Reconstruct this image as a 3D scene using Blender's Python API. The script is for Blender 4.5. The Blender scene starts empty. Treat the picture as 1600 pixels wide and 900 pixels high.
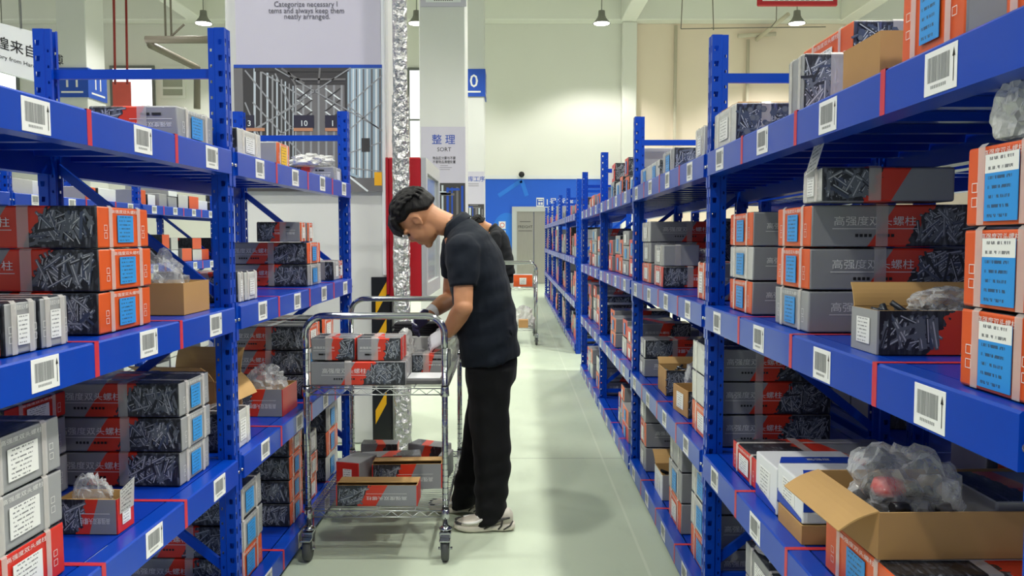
import bpy, bmesh, math, random
from mathutils import Vector, Matrix, noise

# ------------------------------------------------------------------ camera, world, light, exposure
SC = bpy.context.scene
COL = SC.collection
F = 1250.0                       # focal length in pixels of the 1600 px wide frame
H = 1.329                        # eye height
PITCH = math.atan(78.0 / F)
CP, SP = math.cos(PITCH), math.sin(PITCH)
cd = bpy.data.cameras.new('camera')
cam = bpy.data.objects.new('camera', cd)
COL.objects.link(cam)
cam.location = (0, 0, H)
cam.rotation_euler = (math.pi / 2 - PITCH, 0, 0)
cd.sensor_width = 36.0
cd.lens = 36.0 * F / 1600.0
cd.clip_end = 200
SC.camera = cam

wd = bpy.data.worlds.new('daylight')
SC.world = wd
wd.use_nodes = True
wd.node_tree.nodes['Background'].inputs[0].default_value = (0.93, 0.97, 1.0, 1)
wd.node_tree.nodes['Background'].inputs[1].default_value = 0.38

SC.view_settings.view_transform = 'Standard'
SC.view_settings.look = 'None'
SC.view_settings.gamma = 1.0
SC.view_settings.use_curve_mapping = False
SC.view_settings.exposure = 0.0

LAMP_W = 300.0                   # each high-bay pendant
R = random.Random(7)

# ------------------------------------------------------------------ projection helpers (photo pixels -> place)
def W(px, py, Y):
    t = (450 - py) / F
    zr = (t * Y * CP - Y * SP) / (CP + t * SP)
    d = Y * CP - zr * SP
    return Vector(((px - 800) / F * d, Y, H + zr))

RK = {  # rack frames: foot of the reference upright, run direction, outward sign
    'R': dict(o=Vector((0.662, 2.704, 0)), d=Vector((0.0056, 1, -0.0048)), s=1, uref=2.704),
    'L': dict(o=Vector((-0.918, 2.633, 0)), d=Vector((0.0208, 1, 0.0048)), s=-1, uref=2.633),
}
def PR(side, u, v, w):
    k = RK[side]; d = k['d']
    out = Vector((d.y, -d.x, 0)).normalized() * k['s']
    return k['o'] + d * (u - k['uref']) + out * v + Vector((0, 0, w))

def ru(side, px, w, v=0.03):
    """run position u at which the plane v at height w shows at photo column px"""
    k = RK[side]; m = (px - 800) / F
    p0 = PR(side, k['uref'], v, w); d = k['d']
    # (p0.x + d.x*t) = m*((p0.y+t)*CP-(z-H)*SP)
    a = d.x - m * (CP - d.z * SP)
    b = m * (p0.y * CP - (p0.z - H) * SP) - p0.x
    return k['uref'] + b / a

def rot_for(side):
    k = RK[side]; d = k['d'].normalized()
    out = Vector((d.y, -d.x, 0)).normalized() * k['s']
    y = d * k['s']
    z = out.cross(y)
    return Matrix((out, y, z)).transposed()

# ------------------------------------------------------------------ object helpers
def tag(o, label=None, cat=None, group=None, kind=None):
    if label: o['label'] = label
    if cat: o['category'] = cat
    if group: o['group'] = group
    if kind: o['kind'] = kind
    return o

def link(name, data, parent=None, M=None):
    o = bpy.data.objects.new(name, data)
    COL.objects.link(o)
    if parent: o.parent = parent
    if M is not None:
        if isinstance(M, Matrix): o.matrix_basis = M
        else: o.location = M
    return o

def empty(name, loc=(0, 0, 0), rot=None, **kw):
    o = bpy.data.objects.new(name, None)
    o.empty_display_size = 0.1
    COL.objects.link(o)
    if isinstance(loc, Matrix): o.matrix_basis = loc
    else:
        o.location = loc
        if rot is not None: o.rotation_euler = rot
    return tag(o, **kw)

def mesh(bm, name, mats, smooth=None):
    me = bpy.data.meshes.new(name)
    bm.normal_update()
    bm.to_mesh(me); bm.free()
    for m in (mats if isinstance(mats, (list, tuple)) else [mats]):
        me.materials.append(m)
    if smooth:
        me.polygons.foreach_set('use_smooth', [True] * len(me.polygons))
        if smooth < 3: me.set_sharp_from_angle(angle=smooth)
    return me

def build(name, bm, mats, parent=None, M=None, smooth=None):
    return link(name, mesh(bm, name, mats, smooth), parent, M)

def copy_tree(o, parent=None):
    c = o.copy(); COL.objects.link(c)
    if parent: c.parent = parent
    for ch in list(o.children): copy_tree(ch, c)
    return c

def face(bm, pts, mi=0, uv=None):
    vs = [bm.verts.new(p) for p in pts]
    f = bm.faces.new(vs); f.material_index = mi
    if uv:
        lay = bm.loops.layers.uv.verify()
        for l, t in zip(f.loops, uv): l[lay].uv = t
    return f

def bx(bm, lo, hi, mi=0, M=None):
    x0, y0, z0 = lo; x1, y1, z1 = hi
    c = [Vector(p) for p in ((x0,y0,z0),(x1,y0,z0),(x1,y1,z0),(x0,y1,z0),(x0,y0,z1),(x1,y0,z1),(x1,y1,z1),(x0,y1,z1))]
    if M is not None: c = [M @ p for p in c]
    v = [bm.verts.new(p) for p in c]
    fs = []
    for q in ((3,2,1,0),(4,5,6,7),(0,1,5,4),(1,2,6,5),(2,3,7,6),(3,0,4,7)):
        f = bm.faces.new([v[i] for i in q]); f.material_index = mi; fs.append(f)
    return fs

def bevbx(bm, lo, hi, r=0.005, seg=2, mi=0, M=None):
    n0 = set(bm.faces)
    fs = bx(bm, lo, hi, mi, M)
    es = list({e for f in fs for e in f.edges})
    res = bmesh.ops.bevel(bm, geom=es, offset=r, segments=seg, affect='EDGES', profile=0.5)
    for f in bm.faces:
        if f not in n0: f.material_index = mi

def frame_of(t):
    t = t.normalized()
    a = Vector((0, 0, 1)) if abs(t.z) < 0.9 else Vector((1, 0, 0))
    x = t.cross(a).normalized()
    return x, t.cross(x).normalized()

def tube(bm, pts, rad, n=8, mi=0, caps=True, smooth=True, closed=False):
    pts = [Vector(p) for p in pts]
    m = len(pts)
    rads = rad if isinstance(rad, (list, tuple)) else [rad] * m
    rings = []
    x = None
    for i, p in enumerate(pts):
        if closed: t = pts[(i + 1) % m] - pts[i - 1]
        else: t = pts[min(i + 1, m - 1)] - pts[max(i - 1, 0)]
        t = t.normalized()
        if x is None: x, y = frame_of(t)
        else:
            x = (x - t * x.dot(t)).normalized(); y = t.cross(x)
        rings.append([bm.verts.new(p + (x * math.cos(a) + y * math.sin(a)) * rads[i]) for a in [2 * math.pi * k / n for k in range(n)]])
    rr = range(m if closed else m - 1)
    for i in rr:
        A, B = rings[i], rings[(i + 1) % m]
        for k in range(n):
            f = bm.faces.new((A[k], A[(k + 1) % n], B[(k + 1) % n], B[k])); f.material_index = mi; f.smooth = smooth
    if caps and not closed:
        f = bm.faces.new(rings[0][::-1]); f.material_index = mi
        f = bm.faces.new(rings[-1]); f.material_index = mi

def lathe(bm, prof, n=20, mi=0, M=None, close=True):
    rings = []
    for r, z in prof:
        ring = []
        for k in range(n):
            a = 2 * math.pi * k / n
            p = Vector((r * math.cos(a), r * math.sin(a), z))
            ring.append(bm.verts.new(M @ p if M is not None else p))
        rings.append(ring)
    for A, B in zip(rings, rings[1:]):
        for k in range(n):
            f = bm.faces.new((A[k], A[(k + 1) % n], B[(k + 1) % n], B[k])); f.material_index = mi; f.smooth = True
    if close:
        f = bm.faces.new(rings[0][::-1]); f.material_index = mi
        f = bm.faces.new(rings[-1]); f.material_index = mi

def loft(bm, rings, mi=0, caps=True):
    """rings: lists of points of equal count"""
    vs = [[bm.verts.new(p) for p in r] for r in rings]
    n = len(vs[0])
    for A, B in zip(vs, vs[1:]):
        for k in range(n):
            f = bm.faces.new((A[k], A[(k + 1) % n], B[(k + 1) % n], B[k])); f.material_index = mi; f.smooth = True
    if caps:
        f = bm.faces.new(vs[0][::-1]); f.material_index = mi
        f = bm.faces.new(vs[-1]); f.material_index = mi

def oval(c, e1, e2, n=24, p=2.0):
    c = Vector(c); e1 = Vector(e1); e2 = Vector(e2)
    out = []
    for k in range(n):
        a = 2 * math.pi * k / n
        ca, sa = math.cos(a), math.sin(a)
        q = (abs(ca) ** p + abs(sa) ** p) ** (-1.0 / p)
        out.append(c + e1 * (ca * q) + e2 * (sa * q))
    return out

def ball(bm, c, r, M=None, mi=0, u=20, v=12):
    """ellipsoid with semi-axes r, optional rotation M (3x3)"""
    c = Vector(c)
    res = bmesh.ops.create_uvsphere(bm, u_segments=u, v_segments=v, radius=1.0)
    for q in res['verts']:
        p = Vector((q.co.x * r[0], q.co.y * r[1], q.co.z * r[2]))
        if M is not None: p = M @ p
        q.co = c + p
    for f in {f for q in res['verts'] for f in q.link_faces}: f.material_index = mi; f.smooth = True

def fuse(bm, voxel, name, mats, smooth_it=4, fac=0.5):
    """union of overlapping closed shapes as one continuous surface"""
    bmesh.ops.recalc_face_normals(bm, faces=bm.faces)
    me = bpy.data.meshes.new(name + '_raw'); bm.to_mesh(me); bm.free()
    o = bpy.data.objects.new(name + '_raw', me); COL.objects.link(o)
    md = o.modifiers.new('r', 'REMESH'); md.mode = 'VOXEL'; md.voxel_size = voxel; md.adaptivity = 0
    if smooth_it:
        ms = o.modifiers.new('s', 'SMOOTH'); ms.iterations = smooth_it; ms.factor = fac
    dg = bpy.context.evaluated_depsgraph_get(); dg.update()
    out = bpy.data.meshes.new_from_object(o.evaluated_get(dg))
    out.name = name
    bpy.data.objects.remove(o); bpy.data.meshes.remove(me)
    out.materials.clear()
    for m in (mats if isinstance(mats, (list, tuple)) else [mats]): out.materials.append(m)
    out.polygons.foreach_set('use_smooth', [True] * len(out.polygons))
    return out

_TX = {}
def text_geo(s, bold=False, res=2):
    """glyph outlines as (verts, faces), height of a capital about 0.7, centred in x"""
    k = (s, bold, res)
    if k in _TX: return _TX[k]
    cu = bpy.data.curves.new('t', 'FONT')
    cu.body = s; cu.resolution_u = res; cu.align_x = 'CENTER'; cu.size = 1.0; cu.fill_mode = 'FRONT'
    if bold: cu.offset = 0.006
    o = bpy.data.objects.new('t', cu); COL.objects.link(o)
    dg = bpy.context.evaluated_depsgraph_get(); dg.update()
    me = bpy.data.meshes.new_from_object(o.evaluated_get(dg))
    g = ([v.co.copy() for v in me.vertices], [tuple(p.vertices) for p in me.polygons])
    bpy.data.objects.remove(o); bpy.data.curves.remove(cu); bpy.data.meshes.remove(me)
    _TX[k] = g
    return g

def add_text(bm, s, o, ex, ey, size, mi=0, bold=False, fit=None, res=2):
    """write s with its baseline centre at o, ex/ey unit vectors"""
    vs, fs = text_geo(s, bold, res)
    if not vs: return
    o = Vector(o); ex = Vector(ex); ey = Vector(ey)
    sx = size
    if fit:
        wd_ = max(v.x for v in vs) - min(v.x for v in vs)
        sx = fit / wd_
    flip = False
    nv = [bm.verts.new(o + ex * (v.x * sx) + ey * (v.y * size)) for v in vs]
    for f in fs:
        try:
            q = bm.faces.new([nv[i] for i in f]); q.material_index = mi
        except ValueError: pass
# ------------------------------------------------------------------ materials
def lin(c):
    return tuple(((x / 255) / 12.92 if x / 255 <= 0.04045 else ((x / 255 + 0.055) / 1.055) ** 2.4) for x in c) + (1,)

class N:
    """small node-graph writer"""
    def __init__(s, name):
        s.m = bpy.data.materials.new(name); s.m.use_nodes = True
        s.t = s.m.node_tree; s.b = s.t.nodes['Principled BSDF']; s.out = s.t.nodes['Material Output']
    def n(s, typ, **kw):
        x = s.t.nodes.new(typ)
        for k, v in kw.items(): setattr(x, k, v)
        return x
    def put(s, sock, v):
        if isinstance(v, bpy.types.NodeSocket): s.t.links.new(v, sock)
        elif v is not None: sock.default_value = v
    def math(s, op, a, b=None, c=None):
        x = s.n('ShaderNodeMath', operation=op)
        s.put(x.inputs[0], a); s.put(x.inputs[1], b)
        if c is not None: s.put(x.inputs[2], c)
        return x.outputs[0]
    def mix(s, f, a, b):
        x = s.n('ShaderNodeMix', data_type='RGBA')
        s.put(x.inputs[0], f); s.put(x.inputs[6], a); s.put(x.inputs[7], b)
        return x.outputs[2]
    def ramp(s, f, stops, mode='LINEAR'):
        x = s.n('ShaderNodeValToRGB'); e = x.color_ramp.elements; x.color_ramp.interpolation = mode
        while len(e) < len(stops): e.new(0.5)
        for i, (p, c) in enumerate(stops):
            e[i].position = p; e[i].color = c if len(c) == 4 else tuple(c) + (1,)
        s.put(x.inputs[0], f); return x.outputs[0]
    def noise(s, scale, vec=None, detail=2, rough=0.5, out=0):
        x = s.n('ShaderNodeTexNoise'); x.inputs['Scale'].default_value = scale; x.inputs['Detail'].default_value = detail
        x.inputs['Roughness'].default_value = rough
        if vec is not None: s.put(x.inputs['Vector'], vec)
        return x.outputs[out]
    def vor(s, scale, vec=None, feature='F1', out=0):
        x = s.n('ShaderNodeTexVoronoi', feature=feature); x.inputs['Scale'].default_value = scale
        if vec is not None: s.put(x.inputs['Vector'], vec)
        return x.outputs[out]
    def mapping(s, vec, loc=(0,0,0), rot=(0,0,0), scale=(1,1,1)):
        x = s.n('ShaderNodeMapping'); s.put(x.inputs[0], vec)
        x.inputs[1].default_value = loc; x.inputs[2].default_value = rot; x.inputs[3].default_value = scale
        return x.outputs[0]
    def obj(s): return s.n('ShaderNodeTexCoord').outputs['Object']
    def uv(s): return s.n('ShaderNodeUVMap').outputs[0]
    def sep(s, v):
        x = s.n('ShaderNodeSeparateXYZ'); s.put(x.inputs[0], v); return x.outputs
    def bump(s, h, strength=0.3, dist=0.01):
        x = s.n('ShaderNodeBump'); x.inputs['Strength'].default_value = strength; x.inputs['Distance'].default_value = dist
        s.put(x.inputs['Height'], h); s.put(s.b.inputs['Normal'], x.outputs[0])
    def set(s, color=None, rough=None, metal=None, spec=None, coat=None, trans=None):
        b = s.b.inputs
        s.put(b['Base Color'], color); s.put(b['Roughness'], rough); s.put(b['Metallic'], metal)
        s.put(b['Specular IOR Level'], spec); s.put(b['Coat Weight'], coat); s.put(b['Transmission Weight'], trans)
        return s.m

def plain(name, rgb, rough=0.5, metal=0.0, var=0.06, scale=6.0, coat=None, spec=None):
    g = N(name); c = lin(rgb)
    if var:
        f = g.noise(scale, g.obj(), 3)
        a = tuple(x * (1 - var) for x in c[:3]) + (1,); b = tuple(min(1, x * (1 + var)) for x in c[:3]) + (1,)
        col = g.mix(f, a, b)
        r = g.math('ADD', g.math('MULTIPLY', g.math('SUBTRACT', f, 0.5), 0.12), rough)
        return g.set(col, r, metal, coat=coat, spec=spec)
    return g.set(c, rough, metal, coat=coat, spec=spec)

def emit(name, rgb, strength):
    g = N(name)
    e = g.n('ShaderNodeEmission'); e.inputs[0].default_value = lin(rgb); e.inputs[1].default_value = strength
    g.t.links.new(e.outputs[0], g.out.inputs[0])
    return g.m

M_blue = plain('rack blue enamel', (2, 64, 176), 0.3, var=0.05, scale=3, coat=0.06, spec=0.35)
M_deck = plain('shelf deck blue', (3, 54, 166), 0.3, var=0.05, scale=3, coat=0.05, spec=0.35)
M_steel = plain('zinc bolt', (200, 203, 208), 0.25, 1.0)
M_chrome = plain('chrome', (176, 178, 182), 0.13, 1.0, var=0)
M_wire = plain('zinc wire', (188, 190, 190), 0.28, 0.9, var=0)
M_black = plain('black rubber', (22, 22, 24), 0.6)
M_greyrub = plain('grey rubber tyre', (72, 74, 74), 0.55)
M_tape = plain('red marking tape', (200, 50, 64), 0.4)
M_lab_w = plain('label paper', (238, 238, 236), 0.45, var=0.02)
M_lab_g = plain('barcode ink', (146, 148, 148), 0.5, var=0)
M_ink = plain('black print', (20, 20, 22), 0.5, var=0)
M_whiteink = plain('white print', (225, 225, 222), 0.5, var=0)
M_blueink = plain('blue print', (34, 74, 170), 0.5, var=0)
M_card = plain('corrugated cardboard', (176, 134, 84), 0.75, var=0.1, scale=9)
M_cardin = plain('cardboard inside', (196, 156, 98), 0.75, var=0.08, scale=9)
M_grey = plain('grey carton', (152, 153, 154), 0.42, var=0.05, scale=12)
M_greyw = plain('pale wrapped carton', (196, 196, 192), 0.3, var=0.06, scale=18)
M_orange = plain('orange carton', (220, 90, 36), 0.33, var=0.05, scale=10)
M_red = plain('red carton', (208, 46, 34), 0.35, var=0.06, scale=10)
M_white = plain('white carton', (228, 230, 232), 0.4, var=0.03)
M_cblue = plain('blue carton print', (30, 66, 172), 0.4, var=0.03)
M_yellab = plain('yellow label', (242, 190, 30), 0.4, var=0.03)
M_wall = plain('cream plaster', (234, 233, 225), 0.7, var=0.025, scale=1.2)
M_wall2 = plain('warm cream plaster', (246, 228, 208), 0.7, var=0.03, scale=1.1)
M_ceil = plain('ceiling paint', (234, 234, 226), 0.75, var=0.02, scale=1)
M_pil = plain('white column paint', (214, 214, 211), 0.5, var=0.02, scale=1.5)
M_poster = plain('poster pale lilac', (196, 192, 206), 0.45, var=0.01, scale=2)
M_sign = plain('sign blue', (30, 76, 178), 0.4, var=0.02)
M_panel = plain('blue wall panel', (36, 96, 212), 0.35, var=0.02, scale=0.7)
M_panel2 = plain('light blue print', (44, 122, 226), 0.35, var=0.02)
M_redcab = plain('hydrant red', (178, 20, 34), 0.35, var=0.03)
M_alu = plain('aluminium frame', (206, 208, 208), 0.35, 0.5, var=0.03)
M_yellow = plain('hazard yellow', (244, 184, 20), 0.4, var=0.04)
M_hblack = plain('hazard black', (24, 26, 30), 0.4, var=0.04)
M_pipe = plain('painted pipe', (214, 204, 184), 0.5, var=0.05)
M_brown = plain('brown duct pipe', (120, 112, 100), 0.55, var=0.1)
M_redrod = plain('red sprinkler pipe', (150, 40, 36), 0.5)
M_lampgrey = plain('lamp housing', (130, 130, 124), 0.4, 0.3)
M_lamp = emit('lamp disc', (255, 252, 240), 9.0)
M_win = emit('overcast daylight', (250, 253, 255), 2.2)
M_winfr = plain('window frame', (112, 116, 112), 0.5)
M_skin = plain('skin', (190, 134, 96), 0.5, var=0.05, scale=30)
M_lip = plain('lips', (160, 96, 80), 0.45, var=0.04)
M_glove = plain('glove knit', (222, 222, 226), 0.8, var=0.06, scale=60)
M_palm = plain('glove palm coating', (38, 34, 72), 0.55, var=0.08, scale=40)
M_eye = plain('eye', (30, 22, 18), 0.2, var=0)
M_shoe = plain('shoe mesh', (196, 190, 176), 0.6, var=0.1, scale=60)
M_sole = plain('shoe midsole', (214, 208, 192), 0.55, var=0.06, scale=30)
M_shoew = plain('shoe overlay white', (232, 230, 224), 0.45, var=0.03)
M_shoed = plain('shoe dark trim', (52, 50, 48), 0.5, var=0.06)
M_film = None

def mk_cloth(name, rgb, fold=0.5, scale=7):
    g = N(name); o = g.obj(); c = lin(rgb)
    f = g.noise(240, o, 2)
    col = g.mix(f, tuple(x * .75 for x in c[:3]) + (1,), tuple(x * 1.25 for x in c[:3]) + (1,))
    h = g.noise(scale, g.mapping(o, rot=(0.4, 0.6, 0.2), scale=(1, 1, 0.55)), 2, 0.45)
    g.bump(h, fold, 0.03)
    g.b.inputs['Sheen Weight'].default_value = 0.03
    return g.set(col, 0.85, spec=0.25)
M_shirt = mk_cloth('navy polo knit', (12, 20, 31), 0.8, 9)
M_trouser = mk_cloth('black trousers', (7, 8, 11), 0.6, 7)
M_tshirt = mk_cloth('black tee', (24, 26, 30), 0.5, 8)

def mk_hair():
    g = N('black hair'); o = g.obj()
    f = g.noise(60, g.mapping(o, scale=(1, 1, 0.25)), 4)
    g.bump(f, 0.7, 0.01)
    return g.set(g.mix(f, (0.002, 0.002, 0.002, 1), (0.009, 0.008, 0.008, 1)), 0.6, spec=0.25)
M_hair = mk_hair()

def mk_plastic(name='clear plastic', clear=0.72, rgb=(225, 228, 230), bump=0.9, scale=26):
    g = N(name); o = g.obj()
    h = g.noise(scale, o, 3, 0.6)
    r = g.vor(scale * 0.7, g.mapping(o, scale=(1, 0.5, 1)), 'DISTANCE_TO_EDGE')
    g.bump(g.math('ADD', h, g.math('MULTIPLY', r, 0.8)), bump, 0.02)
    g.set(lin(rgb), 0.12)
    g.b.inputs['Specular IOR Level'].default_value = 0.9
    t = g.n('ShaderNodeBsdfTransparent'); m = g.n('ShaderNodeMixShader')
    lw = g.n('ShaderNodeLayerWeight'); lw.inputs[0].default_value = 0.4
    fac = g.math('MULTIPLY', g.math('SUBTRACT', 1.0, g.math('MULTIPLY', lw.outputs['Facing'], 0.6)), clear)
    g.put(m.inputs[0], fac); g.t.links.new(g.b.outputs[0], m.inputs[1]); g.t.links.new(t.outputs[0], m.inputs[2])
    g.t.links.new(m.outputs[0], g.out.inputs[0])
    return g.m
M_bag = mk_plastic(clear=.8, bump=.6, scale=34)
M_bagw = mk_plastic('cloudy plastic', 0.45, (226, 226, 222))
M_strap = mk_plastic('packing tape', 0.62, (226, 220, 214), 0.15, 8)
M_glass = mk_plastic('cabinet glass', 0.5, (190, 200, 200), 0.0, 2)

def bolts_color(g, vec, sc, dark=(0.012, 0.014, 0.018, 1), mid=(0.045, 0.05, 0.06, 1), hi=(0.12, 0.13, 0.15, 1)):
    """heap of studs lying every way, as printed on the cartons"""
    n1 = g.vor(sc * 0.5, g.mapping(vec, loc=(3.1, 1.7, 0)), 'F1', 1)            # patch id -> direction
    pid = g.sep(n1)[0]
    cols = []
    for a in (0.5, -0.35, 1.1):
        mp = g.mapping(vec, rot=(0, 0, a), scale=(1.0, 0.2, 1.0))
        c = g.sep(g.vor(sc * 1.7, mp, 'F1', 1))[0]
        d = g.vor(sc * 1.7, mp, 'DISTANCE_TO_EDGE', 0)
        e = g.math('SMOOTHSTEP', 0.0, 0.35, d) if False else g.math('MINIMUM', g.math('MULTIPLY', d, 4.0), 1.0)
        cols.append(g.math('MULTIPLY', g.math('POWER', c, 1.6), e))
    v = g.math('ADD', g.math('MULTIPLY', cols[0], g.math('LESS_THAN', pid, 0.4)),
               g.math('ADD', g.math('MULTIPLY', cols[1], g.math('MULTIPLY', g.math('GREATER_THAN', pid, 0.4), g.math('LESS_THAN', pid, 0.75))),
                      g.math('MULTIPLY', cols[2], g.math('GREATER_THAN', pid, 0.75))))
    return g.ramp(v, [(0.0, dark), (0.3, mid), (0.62, mid), (0.8, hi), (1.0, hi)]), v

def mk_print(name, base=(138, 139, 142), red=(214, 56, 30), x0=0.40, x1=0.61, slant=0.16, hexes=False, vin=None):
    """long side of a carton: grey field, slanted red band, photo of studs. UV: u 0..1 along, v 0..1 up, 2nd uv in metres"""
    g = N(name); uv = g.uv(); s = g.sep(uv)
    m = g.n('ShaderNodeUVMap'); m.uv_map = 'metres'
    t = g.math('SUBTRACT', s[0], g.math('MULTIPLY', g.math('SUBTRACT', s[1], 0.5), slant))
    jag = g.math('MULTIPLY', g.math('SUBTRACT', g.noise(60, m.outputs[0], 2), 0.5), 0.16)
    isred = g.math('GREATER_THAN', t, x0)
    isb = g.math('GREATER_THAN', g.math('ADD', t, jag), x1)
    if hexes:
        c = g.vor(28, m.outputs[0], 'F1', 0)
        cc = g.sep(g.vor(28, m.outputs[0], 'F1', 1))[0]
        r = g.math('MULTIPLY', g.math('LESS_THAN', c, 0.34), g.math('GREATER_THAN', cc, 0.45))
        bc, v = bolts_color(g, m.outputs[0], 44, (0.006, 0.008, 0.022, 1), (0.03, 0.035, 0.08, 1), (0.08, 0.09, 0.2, 1))
        bc = g.mix(r, bc, (0.10, 0.12, 0.28, 1))
    else:
        bc, v = bolts_color(g, m.outputs[0], 62)
    wear = g.noise(9, g.obj(), 3)
    gc = lin(base)
    gr = g.mix(wear, tuple(x * .88 for x in gc[:3]) + (1,), tuple(x * 1.1 for x in gc[:3]) + (1,))
    col = g.mix(isb, g.mix(isred, gr, lin(red)), bc)
    return g.set(col, g.math('ADD', 0.3, g.math('MULTIPLY', wear, 0.2)), coat=0.15)
M_print = mk_print('bolt carton print')
M_printw = mk_print('wide band carton print', x0=0.44, x1=0.66, slant=0.15)
M_st = [plain('stud print light', (176, 180, 184), .35, var=0), plain('stud print mid', (98, 104, 112), .35, var=0), plain('stud print dark', (40, 44, 50), .35, var=0), plain('stud print blue grey', (66, 76, 96), .35, var=0)]
M_hex = mk_print('hex bolt carton print', x0=-1, x1=-1, hexes=True)
M_stud = mk_print('stud carton print', x0=-1, x1=-1)

def mk_label(name, top, low, split):
    """stuck-on address label: coloured field and rows of small print"""
    g = N(name); s = g.sep(g.uv())
    row = g.math('FRACT', g.math('MULTIPLY', s[1], 7.0))
    nx = g.noise(1, g.mapping(g.uv(), scale=(34, 7, 1)), 1)
    rid = g.math('FLOOR', g.math('MULTIPLY', s[1], 7.0))
    ln = g.math('SINE', g.math('MULTIPLY', rid, 12.7))
    inx = g.math('MULTIPLY', g.math('GREATER_THAN', s[0], 0.1), g.math('LESS_THAN', s[0], g.math('ADD', 0.72, g.math('MULTIPLY', ln, 0.18))))
    ink = g.math('MULTIPLY', g.math('MULTIPLY', g.math('GREATER_THAN', row, 0.38), g.math('LESS_THAN', row, 0.72)), g.math('MULTIPLY', inx, g.math('GREATER_THAN', nx, 0.47)))
    c = g.mix(g.math('GREATER_THAN', s[1], split), lin(low), lin(top))
    return g.set(g.mix(g.math('MULTIPLY', ink, 0.8), c, (0.03, 0.035, 0.05, 1)), 0.4)
M_labblue = mk_label('blue carton label', (52, 150, 222), (52, 150, 222), 2)
M_labwhite = mk_label('white carton label', (234, 234, 230), (234, 234, 230), 2)
M_labboth = mk_label('white and blue carton label', (236, 236, 232), (46, 146, 222), 0.72)
M_labyel = mk_label('yellow carton label', (242, 190, 30), (242, 190, 30), 2)

def mk_floor():
    g = N('epoxy floor'); o = g.obj(); s = g.sep(o)
    n1 = g.noise(0.8, o, 4, 0.6); n2 = g.noise(5, g.mapping(o, scale=(1, 0.35, 1)), 4, 0.65)
    c = g.mix(g.math('MULTIPLY', n1, 0.8), lin((183, 196, 172)), lin((200, 210, 188)))
    c = g.mix(g.ramp(n2, [(0.55, (0, 0, 0)), (0.75, (0.35, 0.35, 0.35))]), c, lin((166, 178, 158)))
    # saw-cut joints across the aisle and the painted edge line before the racks
    j = g.math('LESS_THAN', g.math('ABSOLUTE', g.math('SUBTRACT', g.math('FRACT', g.math('DIVIDE', g.math('ADD', s[1], 0.21), 5.0)), 0.995)), 0.0009)
    c = g.mix(g.math('MULTIPLY', j, 0.6), c, (0.05, 0.06, 0.05, 1))
    e = g.math('LESS_THAN', g.math('ABSOLUTE', g.math('SUBTRACT', s[0], 0.545)), 0.006)
    c = g.mix(g.math('MULTIPLY', e, 0.4), c, lin((220, 226, 206)))
    return g.set(c, g.math('ADD', 0.28, g.math('MULTIPLY', n2, 0.2)))
M_floor = mk_floor()

def mk_foil():
    g = N('crumpled foil wrap'); o = g.obj()
    r = g.vor(30, g.mapping(o, rot=(0.3, 0.2, 0.5), scale=(1, 1, 0.7)), 'F1', 0)
    n_ = g.noise(42, o, 3, 0.6)
    g.bump(g.math('ADD', r, n_), 1.0, 0.03)
    return g.set(lin((206, 206, 206)), 0.22, 0.85)
M_foil = mk_foil()

def mk_lift():
    g = N('brushed lift door'); o = g.obj()
    n_ = g.noise(3, g.mapping(o, scale=(60, 1, 1)), 3)
    return g.set(g.mix(n_, lin((176, 172, 164)), lin((206, 200, 190))), 0.3, 0.85)
M_lift = mk_lift()
# ------------------------------------------------------------------ the hall
def struct(name, bm, mats, parent=None, smooth=None):
    o = build(name, bm, mats, parent, smooth=smooth)
    if parent is None: o['kind'] = 'structure'
    return o

WY = 23.5
bm = bmesh.new(); bx(bm, (-17, -4, -0.12), (14, WY + 0.3, 0)); struct('floor', bm, M_floor)
ZB = W(900, 30, WY - 0.5).z          # underside of the beam along the back wall
ZC = ZB + 0.75
bm = bmesh.new(); bx(bm, (-17, -4, ZC), (14, WY + 0.3, ZC + 0.15)); struct('ceiling', bm, M_ceil)
xs = (985 - 800) / F * WY
bm = bmesh.new(); bx(bm, (-17, WY, 0), (xs, WY + 0.3, ZC)); struct('wall_back', bm, M_wall)
bm = bmesh.new(); bx(bm, (xs, WY + 0.02, 0), (14, WY + 0.32, ZC)); struct('wall_back_right', bm, M_wall2)
# roof beams: one on the back wall, cross beams, long beams over the columns
def beam(name, lo, hi):
    bm = bmesh.new(); bevbx(bm, lo, hi, 0.02, 1); o = struct(name, bm, M_ceil); return o
beam('trim_1', (-17, WY - 0.45, ZB), (14, WY - 0.002, ZC - 0.002))
for i, y in enumerate((19.6, 12.0, 4.0)):
    beam('trim_%d' % (i + 2), (-17, y - 0.25, ZB - 0.02), (14, y + 0.25, ZC - 0.002))
for i, x in enumerate((-8.9, 3.3, 9.5)):
    beam('trim_%d' % (i + 5), (x - 0.22, -3.9, ZB - 0.05), (x + 0.22, WY - 0.46, ZC - 0.004))
# engaged column on the back wall
bm = bmesh.new()
bevbx(bm, ((968 - 800) / F * WY, WY - 0.28, 0), ((990 - 800) / F * WY, WY - 0.003, ZB - 0.004), 0.02, 1)
struct('trim_8', bm, M_wall)

# blue panel along the bottom of the back wall, with white cap
zt = W(870, 280, WY).z
bm = bmesh.new()
x0, x1 = W(741, 400, WY).x, W(1010, 400, WY).x
bx(bm, (x0, WY - 0.06, 0.0), (x1, WY - 0.002, zt), 0)
bx(bm, (x0, WY - 0.08, zt), (x1, WY - 0.002, zt + 0.1), 1)
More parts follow.
